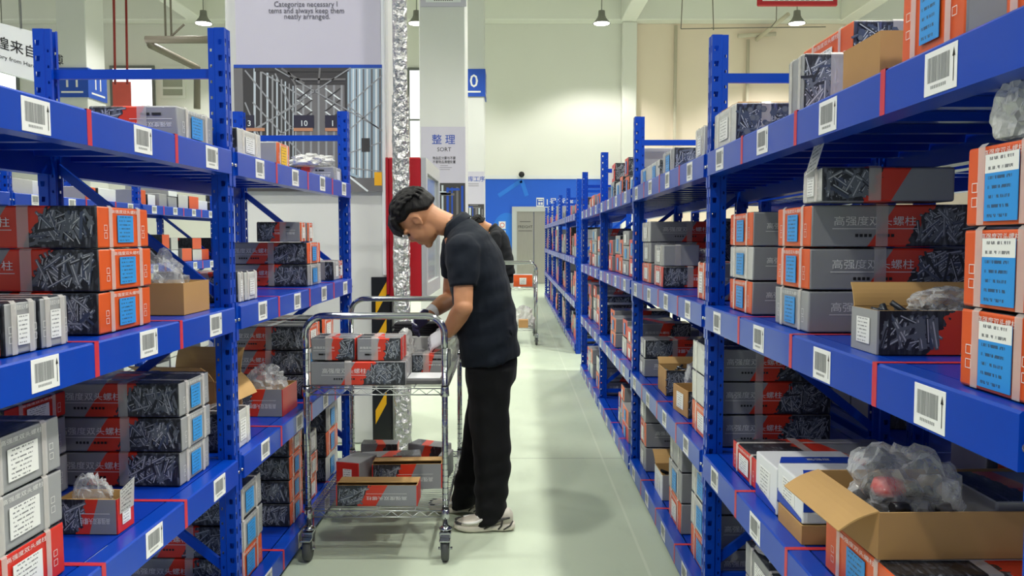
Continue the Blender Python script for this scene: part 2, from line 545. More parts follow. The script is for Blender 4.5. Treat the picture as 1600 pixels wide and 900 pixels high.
# paler round motif beside the lift
c = W(792, 362, WY - 0.064)
pts = [c + Vector((0.42 * math.cos(a), 0, 0.55 * math.sin(a))) for a in [2 * math.pi * k / 32 for k in range(32)]]
face(bm, pts, 2)
for (px, py, r) in ((775, 300, 7), (824, 300, 7)):
    a = W(815, 282, WY - 0.064); b = W(px + (815 - px) * .1, py + 6, WY - 0.064)
    d = Vector((b.z - a.z, 0, a.x - b.x)).normalized() * 0.06
    face(bm, [a + d, b + d, b - d, a - d], 2)
struct('wall_back_panel', bm, [M_panel, M_white, M_panel2])

# lift: frame, two brushed leaves, floor sill
def PX(px, py, Y): return W(px, py, Y)
lx0, lx1 = W(800, 380, WY - .1).x, W(872, 380, WY - .1).x
lz = W(830, 323, WY - .1).z
bm = bmesh.new()
fw = 0.14
bx(bm, (lx0, WY - 0.16, 0), (lx0 + fw, WY - 0.062, lz)); bx(bm, (lx1 - fw, WY - 0.16, 0), (lx1, WY - 0.062, lz))
bx(bm, (lx0 + fw, WY - 0.16, lz - fw), (lx1 - fw, WY - 0.062, lz))
door = struct('door_1', bm, M_alu)
mid = W(834, 380, WY).x
for a, b in ((lx0 + fw, mid - 0.008), (mid + 0.008, lx1 - fw)):
    bm = bmesh.new(); bx(bm, (a, WY - 0.12, 0.01), (b, WY - 0.063, lz - fw))
    if a < mid - 0.3:
        add_text(bm, 'FREIGHT', ((a + b) / 2, WY - 0.122, 1.62), (1, 0, 0), (0, 0, 1), 0.11, 1)
        for z_, w_ in ((1.53, .2), (1.8, .16)): bx(bm, ((a + b) / 2 - w_, WY - 0.1225, z_), ((a + b) / 2 + w_, WY - 0.1195, z_ + .014), 1)
    build('leaf', bm, [M_lift, M_ink], door)
# lift sign on the panel
bm = bmesh.new(); Ys = WY - 0.066
def rectp(bm, px0, py0, px1, py1, Y, mi, dy=0.0):
    a, b = W(px0, py0, Y), W(px1, py1, Y)
    face(bm, [(a.x, Y - dy, b.z), (b.x, Y - dy, b.z), (b.x, Y - dy, a.z), (a.x, Y - dy, a.z)], mi)
def rectb(bm, px0, py0, px1, py1, Y, mi, th=0.012):
    a, b = W(px0, py0, Y), W(px1, py1, Y)
    bx(bm, (a.x, Y - th, b.z), (b.x, Y, a.z), mi)
for q in ((838, 309, 850, 311), (838, 321, 850, 323), (838, 311, 839, 321), (849, 311, 850, 321), (841, 316, 844, 320), (845, 316, 848, 320), (841, 312, 848, 314)):
    rectb(bm, *q, Ys, 0)
a = W(874, 320, Ys - .012); add_text(bm, '1号货梯', a, (1, 0, 0), (0, 0, 1), 0.235, 0, True)
rectb(bm, 858, 322.5, 890, 323.6, Ys, 0)
o = build('lift_sign', bm, [M_white])
tag(o, 'white lettered lift sign with goods icon on blue wall above steel doors', 'sign')
for i, y in enumerate((346, 360, 374)):
    bm = bmesh.new(); rectb(bm, 779.5, y, 790, y + 11.5, Ys, 0)
    c = W(784.8, y + 5.7, Ys - 0.0125)
    bmesh.ops.create_circle(bm, segments=20, radius=0.07, cap_ends=True, matrix=Matrix.Translation(c) @ Matrix.Rotation(math.pi / 2, 4, 'X'))
    for f in bm.faces:
        if len(f.verts) == 20: f.material_index = 1
    bmesh.ops.create_circle(bm, segments=20, radius=0.05, cap_ends=True, matrix=Matrix.Translation(c - Vector((0, .001, 0))) @ Matrix.Rotation(math.pi / 2, 4, 'X'))
    tag(build('safety_notice', bm, [M_white, M_tape]), 'small white safety notice with red ring, %s of the three beside the lift' % ('top', 'middle', 'bottom')[i], 'notice', 'safety notices by the lift')
# security camera on the panel's top edge
cm = W(815, 272, WY - 0.3)
root = empty('security_camera', (cm.x, WY - 0.08, zt + 0.1))
tag(root, 'small black dome camera on the top edge of the blue wall panel', 'camera')
bm = bmesh.new(); ball(bm, (0, -0.08, cm.z - zt - 0.1), (0.085, 0.085, 0.085)); build('dome', bm, M_black, root)
bm = bmesh.new(); tube(bm, [(0, 0, 0.0), (0, -0.02, 0.06), (0, -0.06, cm.z - zt - 0.13)], 0.022); build('bracket', bm, M_alu, root)
# pale notice panel behind the right-hand racks
bm = bmesh.new(); rectb(bm, 945, 264, 1004, 330, WY - 0.3, 0, 0.03)
rectb(bm, 945, 300, 1004, 303, WY - 0.332, 1, 0.002)
tag(build('notice_board', bm, [M_poster, M_sign]), 'pale lilac notice board seen above the far blue racks', 'board')

# windows high in the back wall
for i, (a, b, t, bt, mt) in enumerate(((-70, 35, 100, 245, M_win), (172, 246, 103, 250, M_win), (250, 291, 103, 154, M_winfr), (636, 661, 106, 250, M_win), (330, 352, 103, 250, M_win))):
    p, q = W(a, t, WY), W(b, bt, WY)
    bm = bmesh.new(); t_ = 0.08
    for r in ((p.x, q.z, p.x + t_, p.z), (q.x - t_, q.z, q.x, p.z), (p.x + t_, p.z - t_, q.x - t_, p.z), (p.x + t_, q.z, q.x - t_, q.z + t_)):
        bx(bm, (r[0], WY - 0.05, r[1]), (r[2], WY - 0.001, r[3]))
    m_ = (p.z + q.z) / 2 - 0.2
    bx(bm, (p.x + t_, WY - 0.045, m_), (q.x - t_, WY - 0.001, m_ + 0.06))
    wf = struct('window_%d' % (i + 1), bm, M_winfr if i != 2 else M_wall)
    bm = bmesh.new(); bx(bm, (p.x + t_, WY - 0.02, q.z + t_), (q.x - t_, WY - 0.002, p.z - t_))
    build('pane', bm, M_win if mt is M_win else plain('dull pane', (170, 172, 156), 0.3), wf)

# ------------------------------------------------------------------ columns
def pillar(name, x0, x1, Y, d, ztop=None, trim=False):
    bm = bmesh.new(); bevbx(bm, (x0, Y, 0), (x1, Y + d, (ztop or ZC) - 0.003), 0.012, 1)
    return struct(name, bm, M_pil)
P1Y = 5.1
p1x0, p1x1 = W(359, 400, P1Y).x, W(609, 400, P1Y).x
pillar('pillar_1', p1x0, p1x1, P1Y, 0.95)
P2Y = 12.0
p2x0, p2x1 = W(657, 400, P2Y).x, W(728, 400, P2Y).x
pillar('pillar_2', p2x0, p2x1, P2Y, 0.7)
P3Y = 19.0
p3x0, p3x1 = W(712, 400, P3Y).x, W(757, 400, P3Y).x
pillar('pillar_3', p3x0, p3x1, P3Y, 0.75)
P4Y = 17.0
p4x0, p4x1 = W(93, 200, P4Y).x, W(139, 200, P4Y).x
pillar('pillar_4', p4x0, p4x1, P4Y, 0.75)

# poster on the first column: lilac text field, blue rule, printed view of high racking
pm = {'lil': M_poster, 'blue': M_sign, 'ink': plain('poster grey print', (96, 94, 104), 0.5, var=0)}
for k, c in dict(dk=(62, 60, 62), md=(112, 110, 112), gy=(150, 152, 156), lt=(192, 202, 210), lb=(160, 182, 198), wh=(226, 232, 234), nv=(44, 42, 62), orr=(186, 132, 100), yl=(240, 176, 30)).items():
    pm[k] = plain('poster print ' + k, c, 0.45, var=0)
pk = list(pm); pmi = {k: i for i, k in enumerate(pk)}
Yp = P1Y - 0.03
bm = bmesh.new()
a, b = W(365, -95, Yp), W(597, 299, Yp)
bx(bm, (a.x, Yp, b.z), (b.x, P1Y - 0.001, a.z), pmi['lil'])
lay = [0]
def pq(x0, y0, x1, y1, c, z=1): rectp(bm, x0, y0, x1, y1, Yp, pmi[c], 0.0006 * z)
def pl(x0, y0, x1, y1, w, c, z=2):
    p, q = W(x0, y0, Yp), W(x1, y1, Yp)
    d = Vector((q.z - p.z, 0, p.x - q.x)).normalized() * (w * 0.5 * Yp / F)
    off = Vector((0, -0.0006 * z, 0))
    pts = [p + d + off, q + d + off, q - d + off, p - d + off]
    face(bm, pts, pmi[c])
pq(365, 106, 597, 299, 'dk', 1); pq(365, 101, 597, 106.5, 'blue', 2)
pq(365, 106, 383, 299, 'md', 2)
# left wall of racking
for i, x in enumerate((398, 408, 418, 426, 433, 440, 446, 452, 458)):
    pl(x, 107 + i * 3.4, x, 270, 3.4 - i * .22, 'gy' if i % 2 else 'lt', 3)
for x0, y0, x1, y1 in ((383, 110, 460, 205), (400, 107, 470, 150), (392, 205, 470, 160), (385, 245, 470, 190), (395, 160, 470, 240), (383, 160, 420, 250), (430, 115, 470, 200)):
    pl(x0, y0, x1, y1, 2.2, 'gy', 4)
# far cross braces
pq(462, 133, 540, 270, 'md', 2)
for x in (462, 474, 486, 498, 510, 522, 534): pl(x, 133, x, 270, 3, 'gy' if x % 24 else 'lt', 3)
for x0 in (464, 508):
    for k in range(3):
        y = 138 + 18 * k
        pl(x0, y, x0 + 24, y + 18, 2, 'wh', 4); pl(x0 + 24, y, x0, y + 18, 2, 'dk', 4)
# right wall of racking, paler
face(bm, [W(543, 106, Yp) + Vector((0, -.0012, 0)), W(543, 272, Yp) + Vector((0, -.0012, 0)), W(597, 294, Yp) + Vector((0, -.0012, 0)), W(597, 106, Yp) + Vector((0, -.0012, 0))], pmi['lb'])
for i, x in enumerate((547, 552, 557, 562, 568, 574, 581, 588, 594)):
    pl(x, 108, x, 268 + i * 2.8, 1.6 + i * .22, 'wh' if i % 2 else 'md', 4)
for x0, y0, x1, y1 in ((543, 165, 597, 118), (543, 205, 597, 160), (543, 240, 597, 222), (543, 165, 597, 205), (543, 262, 597, 268), (396, 205, 548, 106), (430, 107, 597, 203)):
    pl(x0, y0, x1, y1, 1.8, 'gy', 5)
pq(565, 216, 578, 237, 'dk', 6)
# ceiling girders
pq(398, 106, 545, 112, 'dk', 4)
for x0, y0, x1, y1 in ((450, 112, 462, 133), (500, 106, 498, 131), (460, 124, 540, 124), (440, 107, 476, 131)): pl(x0, y0, x1, y1, 3, 'md', 5)
# number plates and aisle
for x0, t in ((459, '10'), (508, '1'), (384, '3')):
    pq(x0, 180, x0 + (32 if t == '10' else 27 if t == '1' else 14), 200, 'nv', 6)
    p = W(x0 + (16 if t == '10' else 12 if t == '1' else 6), 197, Yp); p.y = Yp - 0.0045
    add_text(bm, t, p, (1, 0, 0), (0, 0, 1), 0.05, pmi['wh'], True)
    pq(x0, 200, x0 + 30, 205, 'orr', 6)
pq(546, 278, 597, 299, 'md', 5); pq(585, 269, 597, 290, 'yl', 7)
pl(546, 276, 575, 299, 3, 'wh', 6)
for y, s, f_ in ((13, 'Categorize necessary I', 97), (25, 'tems and always keep them', 116), (29, '', 0), (28.5, '', 0)):
    if not s: continue
    p = W(478 if y < 20 else 479, y - 2.5 if y < 20 else 20.5, Yp); p.y = Yp - 0.002
    add_text(bm, s, p, (1, 0, 0), (0, 0, 1), 0.047, pmi['ink'], True, fit=f_ * Yp / F)
p = W(480, 29.5, Yp); p.y = Yp - 0.002
add_text(bm, 'neatly arranged.', p, (1, 0, 0), (0, 0, 1), 0.047, pmi['ink'], True, fit=70 * Yp / F)
tag(build('poster_board', bm, [pm[k] for k in pk]), 'tall poster with English text over a printed view of grey warehouse racking', 'poster')

# black and yellow corner guard low on the first column
Yg = P1Y - 0.012
bm = bmesh.new(); a, b = W(580, 433, Yg), W(606, 702, Yg)
bx(bm, (a.x, Yg, 0.02), (p1x1, P1Y - 0.001, a.z), 0)
bx(bm, (p1x1 + 0.001, P1Y - 0.001, 0.02), (p1x1 + 0.012, P1Y + 0.14, W(640, 465, 5.06).z - .02), 0)
for y in range(434, 760, 57):
    x0, x1 = 587, 604
    q = [W(x0, y + 46 - 10, Yg), W(x0, y + 46 + 12, Yg), W(x1, y + 46 - 20, Yg), W(x1, y + 6, Yg)]
    z0 = 0.03
    if min(p.z for p in q) < z0: continue
    for p in q: p.y = Yg - 0.0015
    face(bm, q, 1)
tag(build('corner_guard', bm, [M_hblack, M_yellow]), 'black corner guard with yellow slanted bars at the foot of the poster column', 'guard')
# white cable trunking on the column edge
bm = bmesh.new(); a = W(598, 400, P1Y - 0.03); b = W(604, 400, P1Y - 0.03)
bevbx(bm, (a.x, P1Y - 0.03, W(600, 430, P1Y).z), (b.x, P1Y - 0.002, ZC - 0.01), 0.004, 1)
struct('trim_9', bm, M_white)

# foil-wrapped riser
bm = bmesh.new()
pc = W(625.5, 400, 4.9)
n_ = 90; top = W(620, 190, 4.9).z
pts, rr = [], []
for i in range(n_):
    z = 0.0 + (ZC - 0.02) * i / (n_ - 1)
    pts.append((pc.x, 4.93, z))
lathe_r = 0.052
rings = []
for i in range(150):
    z = 0.0 + (2.2) * i / 149
    ring = []
    for k in range(28):
        a_ = 2 * math.pi * k / 28
        r = lathe_r * (1 + 0.10 * noise.noise(Vector((math.cos(a_) * 2.2, math.sin(a_) * 2.2, z * 14))) + 0.07 * noise.noise(Vector((math.cos(a_) * 5, math.sin(a_) * 5, z * 40))))
        ring.append(Vector((pc.x + r * math.cos(a_), 4.96 + r * math.sin(a_), z)))
    rings.append(ring)
loft(bm, rings, 0)
for f in bm.faces: f.smooth = False
rings = []
for i in range(60):
    z = 2.16 + (ZC - 2.18) * i / 59
    ring = []
    for k in range(24):
        a_ = 2 * math.pi * k / 24
        r = 0.045 * (1 + 0.03 * noise.noise(Vector((math.cos(a_) * 2, math.sin(a_) * 2, z * 6))))
        ring.append(Vector((pc.x + r * math.cos(a_), 4.96 + r * math.sin(a_), z)))
    rings.append(ring)
loft(bm, rings, 0)
tag(build('riser_pipe', bm, [M_foil]), 'silver foil-wrapped riser pipe standing beside the poster column', 'pipe')

# red hydrant cabinet on the column's aisle side
hx0, hx1 = W(604, 400, 5.06).x, W(666, 400, 5.06).x
hz0, hz1 = W(640, 465, 5.06).z, W(640, 246, 5.06).z
ye = 5.06
hy1 = 6.02
root = empty('hydrant_cabinet', ((hx0 + hx1) / 2, ye, hz0))
tag(root, 'red hydrant cabinet with grey framed glass door fixed to the poster column', 'cabinet')
o0 = Vector(((hx0 + hx1) / 2, ye, hz0))
bm = bmesh.new()
bevbx(bm, (p1x1 + 0.002 - o0.x, 0.0, 0), (hx1 - 0.03 - o0.x, hy1 - ye, hz1 - hz0), 0.006, 1)
bx(bm, (hx0 - o0.x, -0.0, 0.02), (p1x1 + 0.002 - o0.x, 0.036, hz1 - hz0)); build('housing', bm, M_redcab, root)
bm = bmesh.new(); t_ = 0.09; xx = hx1 - 0.03 - o0.x; D = hy1 - ye; HH = hz1 - hz0
for y0, y1, z0, z1 in ((0, t_, 0, HH), (D - t_, D, 0, HH), (t_, D - t_, HH - t_, HH), (t_, D - t_, 0, t_)):
    bx(bm, (xx + 0.0005, y0, z0), (xx + 0.032, y1, z1))
dr = build('door', bm, M_alu, root)
bm = bmesh.new(); bx(bm, (xx + 0.008, t_, t_), (xx + 0.016, D - t_, HH - t_)); build('pane', bm, M_glass, dr)
bm = bmesh.new(); bx(bm, (xx + 0.033, t_ * .3, HH * .45), (xx + 0.045, t_ * .6, HH * .55)); build('handle', bm, M_steel, dr)

# second column: sign, poster and printed photo
def board(name, label, px0, py0, px1, py1, Y, mats, draw, th=0.02, cat='sign', group=None):
    bm = bmesh.new(); a, b = W(px0, py0, Y - th), W(px1, py1, Y - th)
    bx(bm, (a.x, Y - th, b.z), (b.x, Y - 0.001, a.z), 0)
    draw(bm, Y - th)
    return tag(build(name, bm, mats), label, cat, group)
def rack_photo(bm, Y, x0, y0, x1, y1, i0):
    rr = random.Random(int(x0))
    rectp(bm, x0, y0, x1, y1, Y, i0, 0.001)
    n = 9
    for k in range(n):
        xa = x0 + (x1 - x0) * (k + 0.15) / n
        rectp(bm, xa, y0 + rr.random() * 8, xa + (x1 - x0) / n * rr.uniform(.3, .7), y1 - rr.random() * 10, Y, i0 + 1 + rr.randrange(3), 0.002)
    for k in range(5):
        ya = y0 + (y1 - y0) * rr.random() * .9; xa = x0 + (x1 - x0) * rr.random() * .6
        rectp(bm, xa, ya, xa + (x1 - x0) * .3, ya + (y1 - y0) * .06, Y, i0 + 1 + rr.randrange(3), 0.003)
Mp = [M_poster, M_blueink, M_ink, pm['dk'], pm['lt'], M_sign, pm['md'], M_white]
def d2(bm, Y):
    p = W(693, 224, Y); p.y -= 0.002; add_text(bm, '整 理', p, (1, 0, 0), (0, 0, 1), 0.155, 1, True)
    p = W(694, 236.5, Y); p.y -= 0.002; add_text(bm, 'SORT', p, (1, 0, 0), (0, 0, 1), 0.085, 2)
    for y, s in ((249, '物品区分要与不要'), (255, '不要物品清理处置')):
        p = W(694, y, Y); p.y -= 0.002; add_text(bm, s, p, (1, 0, 0), (0, 0, 1), 0.05, 2, True, fit=0.34)
    for y, w_ in ((258.5, 10), (261.5, 16), (264.5, 13)): rectp(bm, 690 - w_ * .2, y, 690 + w_, y + .7, Y, 6, 0.001)
    rack_photo(bm, Y, 658, 286, 727, 345, 3)
board('column_poster', 'lilac sorting poster with blue characters and SORT on the second column', 657.5, 198, 727.5, 345, P2Y, Mp, d2, cat='poster')
def d2s(bm, Y):
    rectp(bm, 665, -40, 720, 3.5, Y, 7, 0.001)
    for k in range(9): rectp(bm, 678 + k * 3.4, -1.5, 680.2 + k * 3.4, 1.5, Y, 6, 0.002)
board('column_sign', 'blue edged white sign at the top of the second column', 656.5, -60, 728.5, 10, P2Y, Mp, d2s)
def d3(bm, Y):
    p = W(740, 283, Y); p.y -= .002; add_text(bm, '入库工序', p, (1, 0, 0), (0, 0, 1), 0.135, 1, True)
    for y in (287, 290): rectp(bm, 727, y, 748, y + .8, Y, 6, 0.001)
    rack_photo(bm, Y, 713, 319, 756.5, 345, 3)
board('column_poster', 'narrow lilac poster with blue characters on the third column', 712.5, 268, 757, 345, P3Y, Mp, d3, cat='poster')
def band(name, label, pil, Y, d, x0, x1, z0, z1, txt):
    bm = bmesh.new(); t = 0.03
    bx(bm, (x0 - t, Y - t, z0), (x1 + t, Y - 0.001, z1), 0); bx(bm, (x1 + 0.001, Y - 0.001, z0), (x1 + t, Y + d, z1), 0)
    h = z1 - z0
    add_text(bm, txt, ((x0 + x1) / 2, Y - t - 0.002, z0 + h * 0.34), (1, 0, 0), (0, 0, 1), h * 0.66, 1, True)
    add_text(bm, txt, (x1 + t + 0.002, Y + d / 2, z0 + h * 0.34), (0, 1, 0), (0, 0, 1), h * 0.66, 1, True)
    bx(bm, (x0 + .08, Y - t - 0.003, z0 + h * .14), (x1 - .08, Y - t, z0 + h * .2), 1)
    bx(bm, (x1 + t, Y + .1, z0 + h * .14), (x1 + t + .003, Y + d - .1, z0 + h * .2), 1)
    return tag(build(name, bm, [M_sign, M_whiteink]), label, 'sign')
band('aisle_number_sign', 'blue number 10 band round the third column', None, P3Y, 0.75, p3x0, p3x1, W(740, 151, P3Y).z, W(740, 108, P3Y).z, '10')
band('aisle_number_sign', 'blue number 11 band round the column behind the hanging banner', None, P4Y, 0.75, p4x0, p4x1, W(110, 152, P4Y).z, W(110, 106, P4Y).z, '11')

# hanging slogan board, receding to the right
A0, A1 = W(-60, 20, 7.6), W(66, 53, 8.2)
B0, B1 = W(-60, 96, 7.6), W(66, 131, 8.2)
ex = (A1 - A0); ex.z = 0; L_ = ex.length; ex.normalize(); nrm = Vector((ex.y, -ex.x, 0))
root = empty('slogan_board', A0); tag(root, 'white hanging slogan board with dark Chinese and English lettering', 'sign')
bm = bmesh.new()
z0, z1 = min(B0.z, B1.z), A0.z
def sb(t, z, o=0.0): return ex * (L_ * t) + Vector((0, 0, z - A0.z)) + nrm * o
zs = lambda t: (A0.z + (A1.z - A0.z) * t, B0.z + (B1.z - B0.z) * t)
c8 = []
for o in (0.0, -0.04):
    for t in (0, 1):
        for j in (0, 1): c8.append(bm.verts.new(sb(t, zs(t)[j], o)))
for q in ((0, 1, 3, 2), (4, 6, 7, 5), (0, 4, 5, 1), (2, 3, 7, 6), (0, 2, 6, 4), (1, 5, 7, 3)): bm.faces.new([c8[i] for i in q])
p = sb(0.55, zs(0.55)[1] + 0.21, 0.003)
exs = (sb(1, zs(1)[1]) - sb(0, zs(0)[1])).normalized()
add_text(bm, '辉煌来自拼搏', sb(0.745, zs(0.745)[1] + 0.235, 0.003), exs, (0, 0, 1), 0.13, 1, True)
add_text(bm, 'Glory from Hard Work', sb(0.73, zs(0.73)[1] + 0.13, 0.003), exs, (0, 0, 1), 0.058, 1, False)
build('board', bm, [M_white, M_ink], root)
for t in (0.3, 0.72):
    bm = bmesh.new(); q = sb(t, zs(t)[0]); tube(bm, [q, q + Vector((0, 0, ZC - 0.01 - (A0 + q).z))], 0.012); build('hanging_rod', bm, M_lampgrey, root)

# red framed hanging sign, top right
p, q = W(1184, -60, 15), W(1308, 10, 15)
root = empty('red_frame_sign', ((p.x + q.x) / 2, 15, q.z)); tag(root, 'white hanging sign with a red frame over the right-hand rack', 'sign')
bm = bmesh.new(); w2 = (q.x - p.x) / 2; h2 = p.z - q.z
bevbx(bm, (-w2, -0.03, 0), (w2, 0.03, h2), 0.02, 1, 1); bx(bm, (-w2 + .09, -0.034, .09), (w2 - .09, -0.031, h2 - .09), 0)
for k in range(9): bx(bm, (-.42 + k * .095, -0.0365, .1), (-.36 + k * .095, -0.0335, .13), 2)
build('board', bm, [M_white, M_redcab, M_ink], root)
for s in (-.7, .7):
    bm = bmesh.new(); tube(bm, [(w2 * s, 0, h2), (w2 * s, 0, ZC - 0.01 - q.z)], 0.012); build('hanging_rod', bm, M_lampgrey, root)

# ------------------------------------------------------------------ high-bay pendants (with their own light)
def make_lamp():
    root = empty('pendant_lamp', (0, 0, 0))
    bm = bmesh.new(); lathe(bm, [(0.055, 0.34), (0.085, 0.33), (0.095, 0.20), (0.11, 0.17), (0.12, 0.14), (0.21, 0.03), (0.235, 0.0), (0.225, 0.0), (0.19, 0.03)], 24)
    build('lamp_housing', bm, M_lampgrey, root)
    bm = bmesh.new(); lathe(bm, [(0.2, -0.004), (0.2, 0.012)], 24); build('lens', bm, M_lamp, root)
    bm = bmesh.new(); tube(bm, [(0, 0, 0.34), (0, 0, ZC - LZ - 0.005)], 0.012); build('suspension_rod', bm, M_lampgrey, root)
    return root
LZ = W(940, 37, 21.3).z
lamp0 = None; SLs = {}
SL = bpy.data.lights.new('lamp_light', 'SPOT'); SL.energy = LAMP_W * 4; SL.spot_size = math.radians(128); SL.spot_blend = 0.4; SL.shadow_soft_size = 0.2; SL.color = (1.0, 0.985, 0.93)
vis = [(318, 33, 21.3, 'above the rack brace by the banner column'), (940, 37, 21.3, 'in front of the white back wall'), (1245, 39, 21.3, 'below the red framed sign'), (651, 36, 21.3, 'beside the second column'), (4, 73, 19.5, 'beside the hanging slogan board')]
spots = []
for px, py, Y, where in vis:
    p = W(px, py, Y)
    if py < 60: p.z = LZ
    spots.append((p, 'lit grey bell pendant lamp hanging ' + where))
rows = (-6.6, -2.4, 2.2, 6.6)
for y in (-1.6, 3.0, 7.6, 12.4, 16.8):
    for x in rows: spots.append((Vector((x, y, LZ)), 'lit grey bell pendant lamp hanging high over the rack aisles'))
for p, lab in spots:
    if lamp0 is None: r = lamp0 = make_lamp()
    else: r = copy_tree(lamp0)
    r.location = p
    for ch in r.children:
        if ch.name.startswith('suspension_rod'): ch.scale.z = 1.0
    tag(r, lab, 'lamp', 'high-bay pendant lamps')
    e_ = (0.58 if p.y > 19 else 1.0) * (0.64 if p.x < 0 else 0.95)
    if e_ not in SLs:
        SLs[e_] = SL.copy(); SLs[e_].energy = SL.energy * e_
    l = bpy.data.objects.new('lamp_light', SLs[e_]); COL.objects.link(l); l.location = p + Vector((0, 0, -0.03))

# ------------------------------------------------------------------ services up on the walls
def service(name, label, segs, m, cat='pipe'):
    bm = bmesh.new()
    for pts, r in segs: tube(bm, pts, r, 8)
    return tag(build(name, bm, m), label, cat)
Yb = WY - 0.12
service('conduit', 'pale vertical conduit on the warm back wall left of the upright', [([(W(1056, 40, Yb).x, Yb, W(1056, 40, Yb).z), (W(1056, 40, Yb).x, Yb, 0.0)], 0.05)], M_pipe)
service('conduit', 'pale vertical conduit on the warm back wall behind the blue upright', [([(W(1169, 62, Yb).x, Yb, W(1169, 62, Yb).z), (W(1169, 62, Yb).x, Yb, 0.0)], 0.05)], M_pipe)
service('conduit', 'pale horizontal conduit on the warm back wall', [([W(1153, 56, Yb), W(1212, 53, Yb)], 0.06), ([W(1182, 62, Yb), W(1232, 22, Yb - 1.2)], 0.06)], M_pipe)
service('wire_run', 'thin cable strung across the top of the warm back wall', [([W(1064, 45, 20), W(1200, 43, 20), W(1290, 42, 20)], 0.012), ([W(1064, 45, 20), Vector((W(1068, 24, 20).x, 20, ZC - .01))], 0.012), ([W(1112, 43, 20), W(1115, 47, 20), Vector((W(1110, 30, 20).x, 20, ZC - .01))], 0.012), ([W(1204, 44, 20), W(1213, 32, 20), Vector((W(1213, 20, 20).x, 20, ZC - .01))], 0.012)], M_brown, 'cable')
service('sprinkler_pipe', 'thin dark red drop pipe by the banner column, the one on the left', [([W(180, 132, 20), Vector((W(180, 38, 20).x, 20, ZC - 0.01))], 0.03)], M_redrod)
service('sprinkler_pipe', 'thin dark red drop pipe by the banner column, the shorter one', [([W(199, 132, 21), Vector((W(199, 47, 21).x, 21, ZC - 0.01))], 0.03)], M_redrod)
service('exhaust_duct', 'grey brown bent pipe high above the top shelf behind the trolley', [([W(345, 62, 15), W(228, 62, 15), W(235, 70, 15), W(308, 106, 17), W(308, 170, 17)], 0.07)] , M_brown)
service('hanger_bracket', 'thin pipe hanger bracket above the bent pipe', [([W(259, 62, 15), Vector((W(259, 62, 15).x, 15, ZC - .02))], 0.02), ([W(268, 62, 15), Vector((W(268, 62, 15).x, 15, ZC - .02))], 0.02), ([W(288, 38, 15), W(264, 60, 15)], 0.02)], M_brown, 'bracket')

p, q = W(176, 128, 22.6), W(206, 168, 22.6)
bm = bmesh.new(); bevbx(bm, (p.x, 22.57, q.z), (q.x, 22.6, p.z), .008, 1)
for x in (p.x + .08, q.x - .08): tube(bm, [(x, 22.585, p.z), (x, 22.585, ZC - .01)], .01, 6)
tag(build('red_banner', bm, [plain('red banner', (226, 96, 84), .5)]), 'small red banner hanging before the bright window by the banner column', 'banner')
# ------------------------------------------------------------------ blue boltless racks
RK['F'] = dict(o=Vector((0.735, 9.15, 0)), d=Vector((0.0, 1, 0)), s=1, uref=9.15)
RK['B'] = dict(o=Vector((-3.12, 5.0, 0)), d=Vector((0.0, 1, 0)), s=-1, uref=5.0)
_d = RK['R']['d']
RK['K'] = dict(o=RK['R']['o'] + Vector((_d.y, -_d.x, 0)) * 0.70, d=_d, s=1, uref=2.704)
TW = [0.105, 0.597, 1.103, 1.613]       # deck heights
PD, PW, DEP = 0.055, 0.05, 0.62          # upright depth, width, rack depth
BAY = 1.735

def perf(bm, o, ex, ey, w, h, col, hw1, hw2, hh, pitch, z0, mi=0):
    """sheet w x h with one column of tapered slots"""
    n = int((h - z0) / pitch)
    def P(a, b): return bm.verts.new(o + ex * a + ey * b)
    def q(*v):
        f = bm.faces.new(v); f.material_index = mi
    q(P(0, 0), P(w, 0), P(w, z0), P(0, z0))
    for i in range(n):
        a, b = z0 + i * pitch, z0 + (i + 1) * pitch
        m = (a + b) / 2
        O = [P(0, a), P(w, a), P(w, b), P(0, b)]
        I = [P(col - hw1, m - hh), P(col + hw1, m - hh), P(col + hw2, m + hh), P(col - hw2, m + hh)]
        for k in range(4): q(O[k], O[(k + 1) % 4], I[(k + 1) % 4], I[k])
    b = z0 + n * pitch
    if b < h - 1e-4: q(P(0, b), P(w, b), P(w, h), P(0, h))

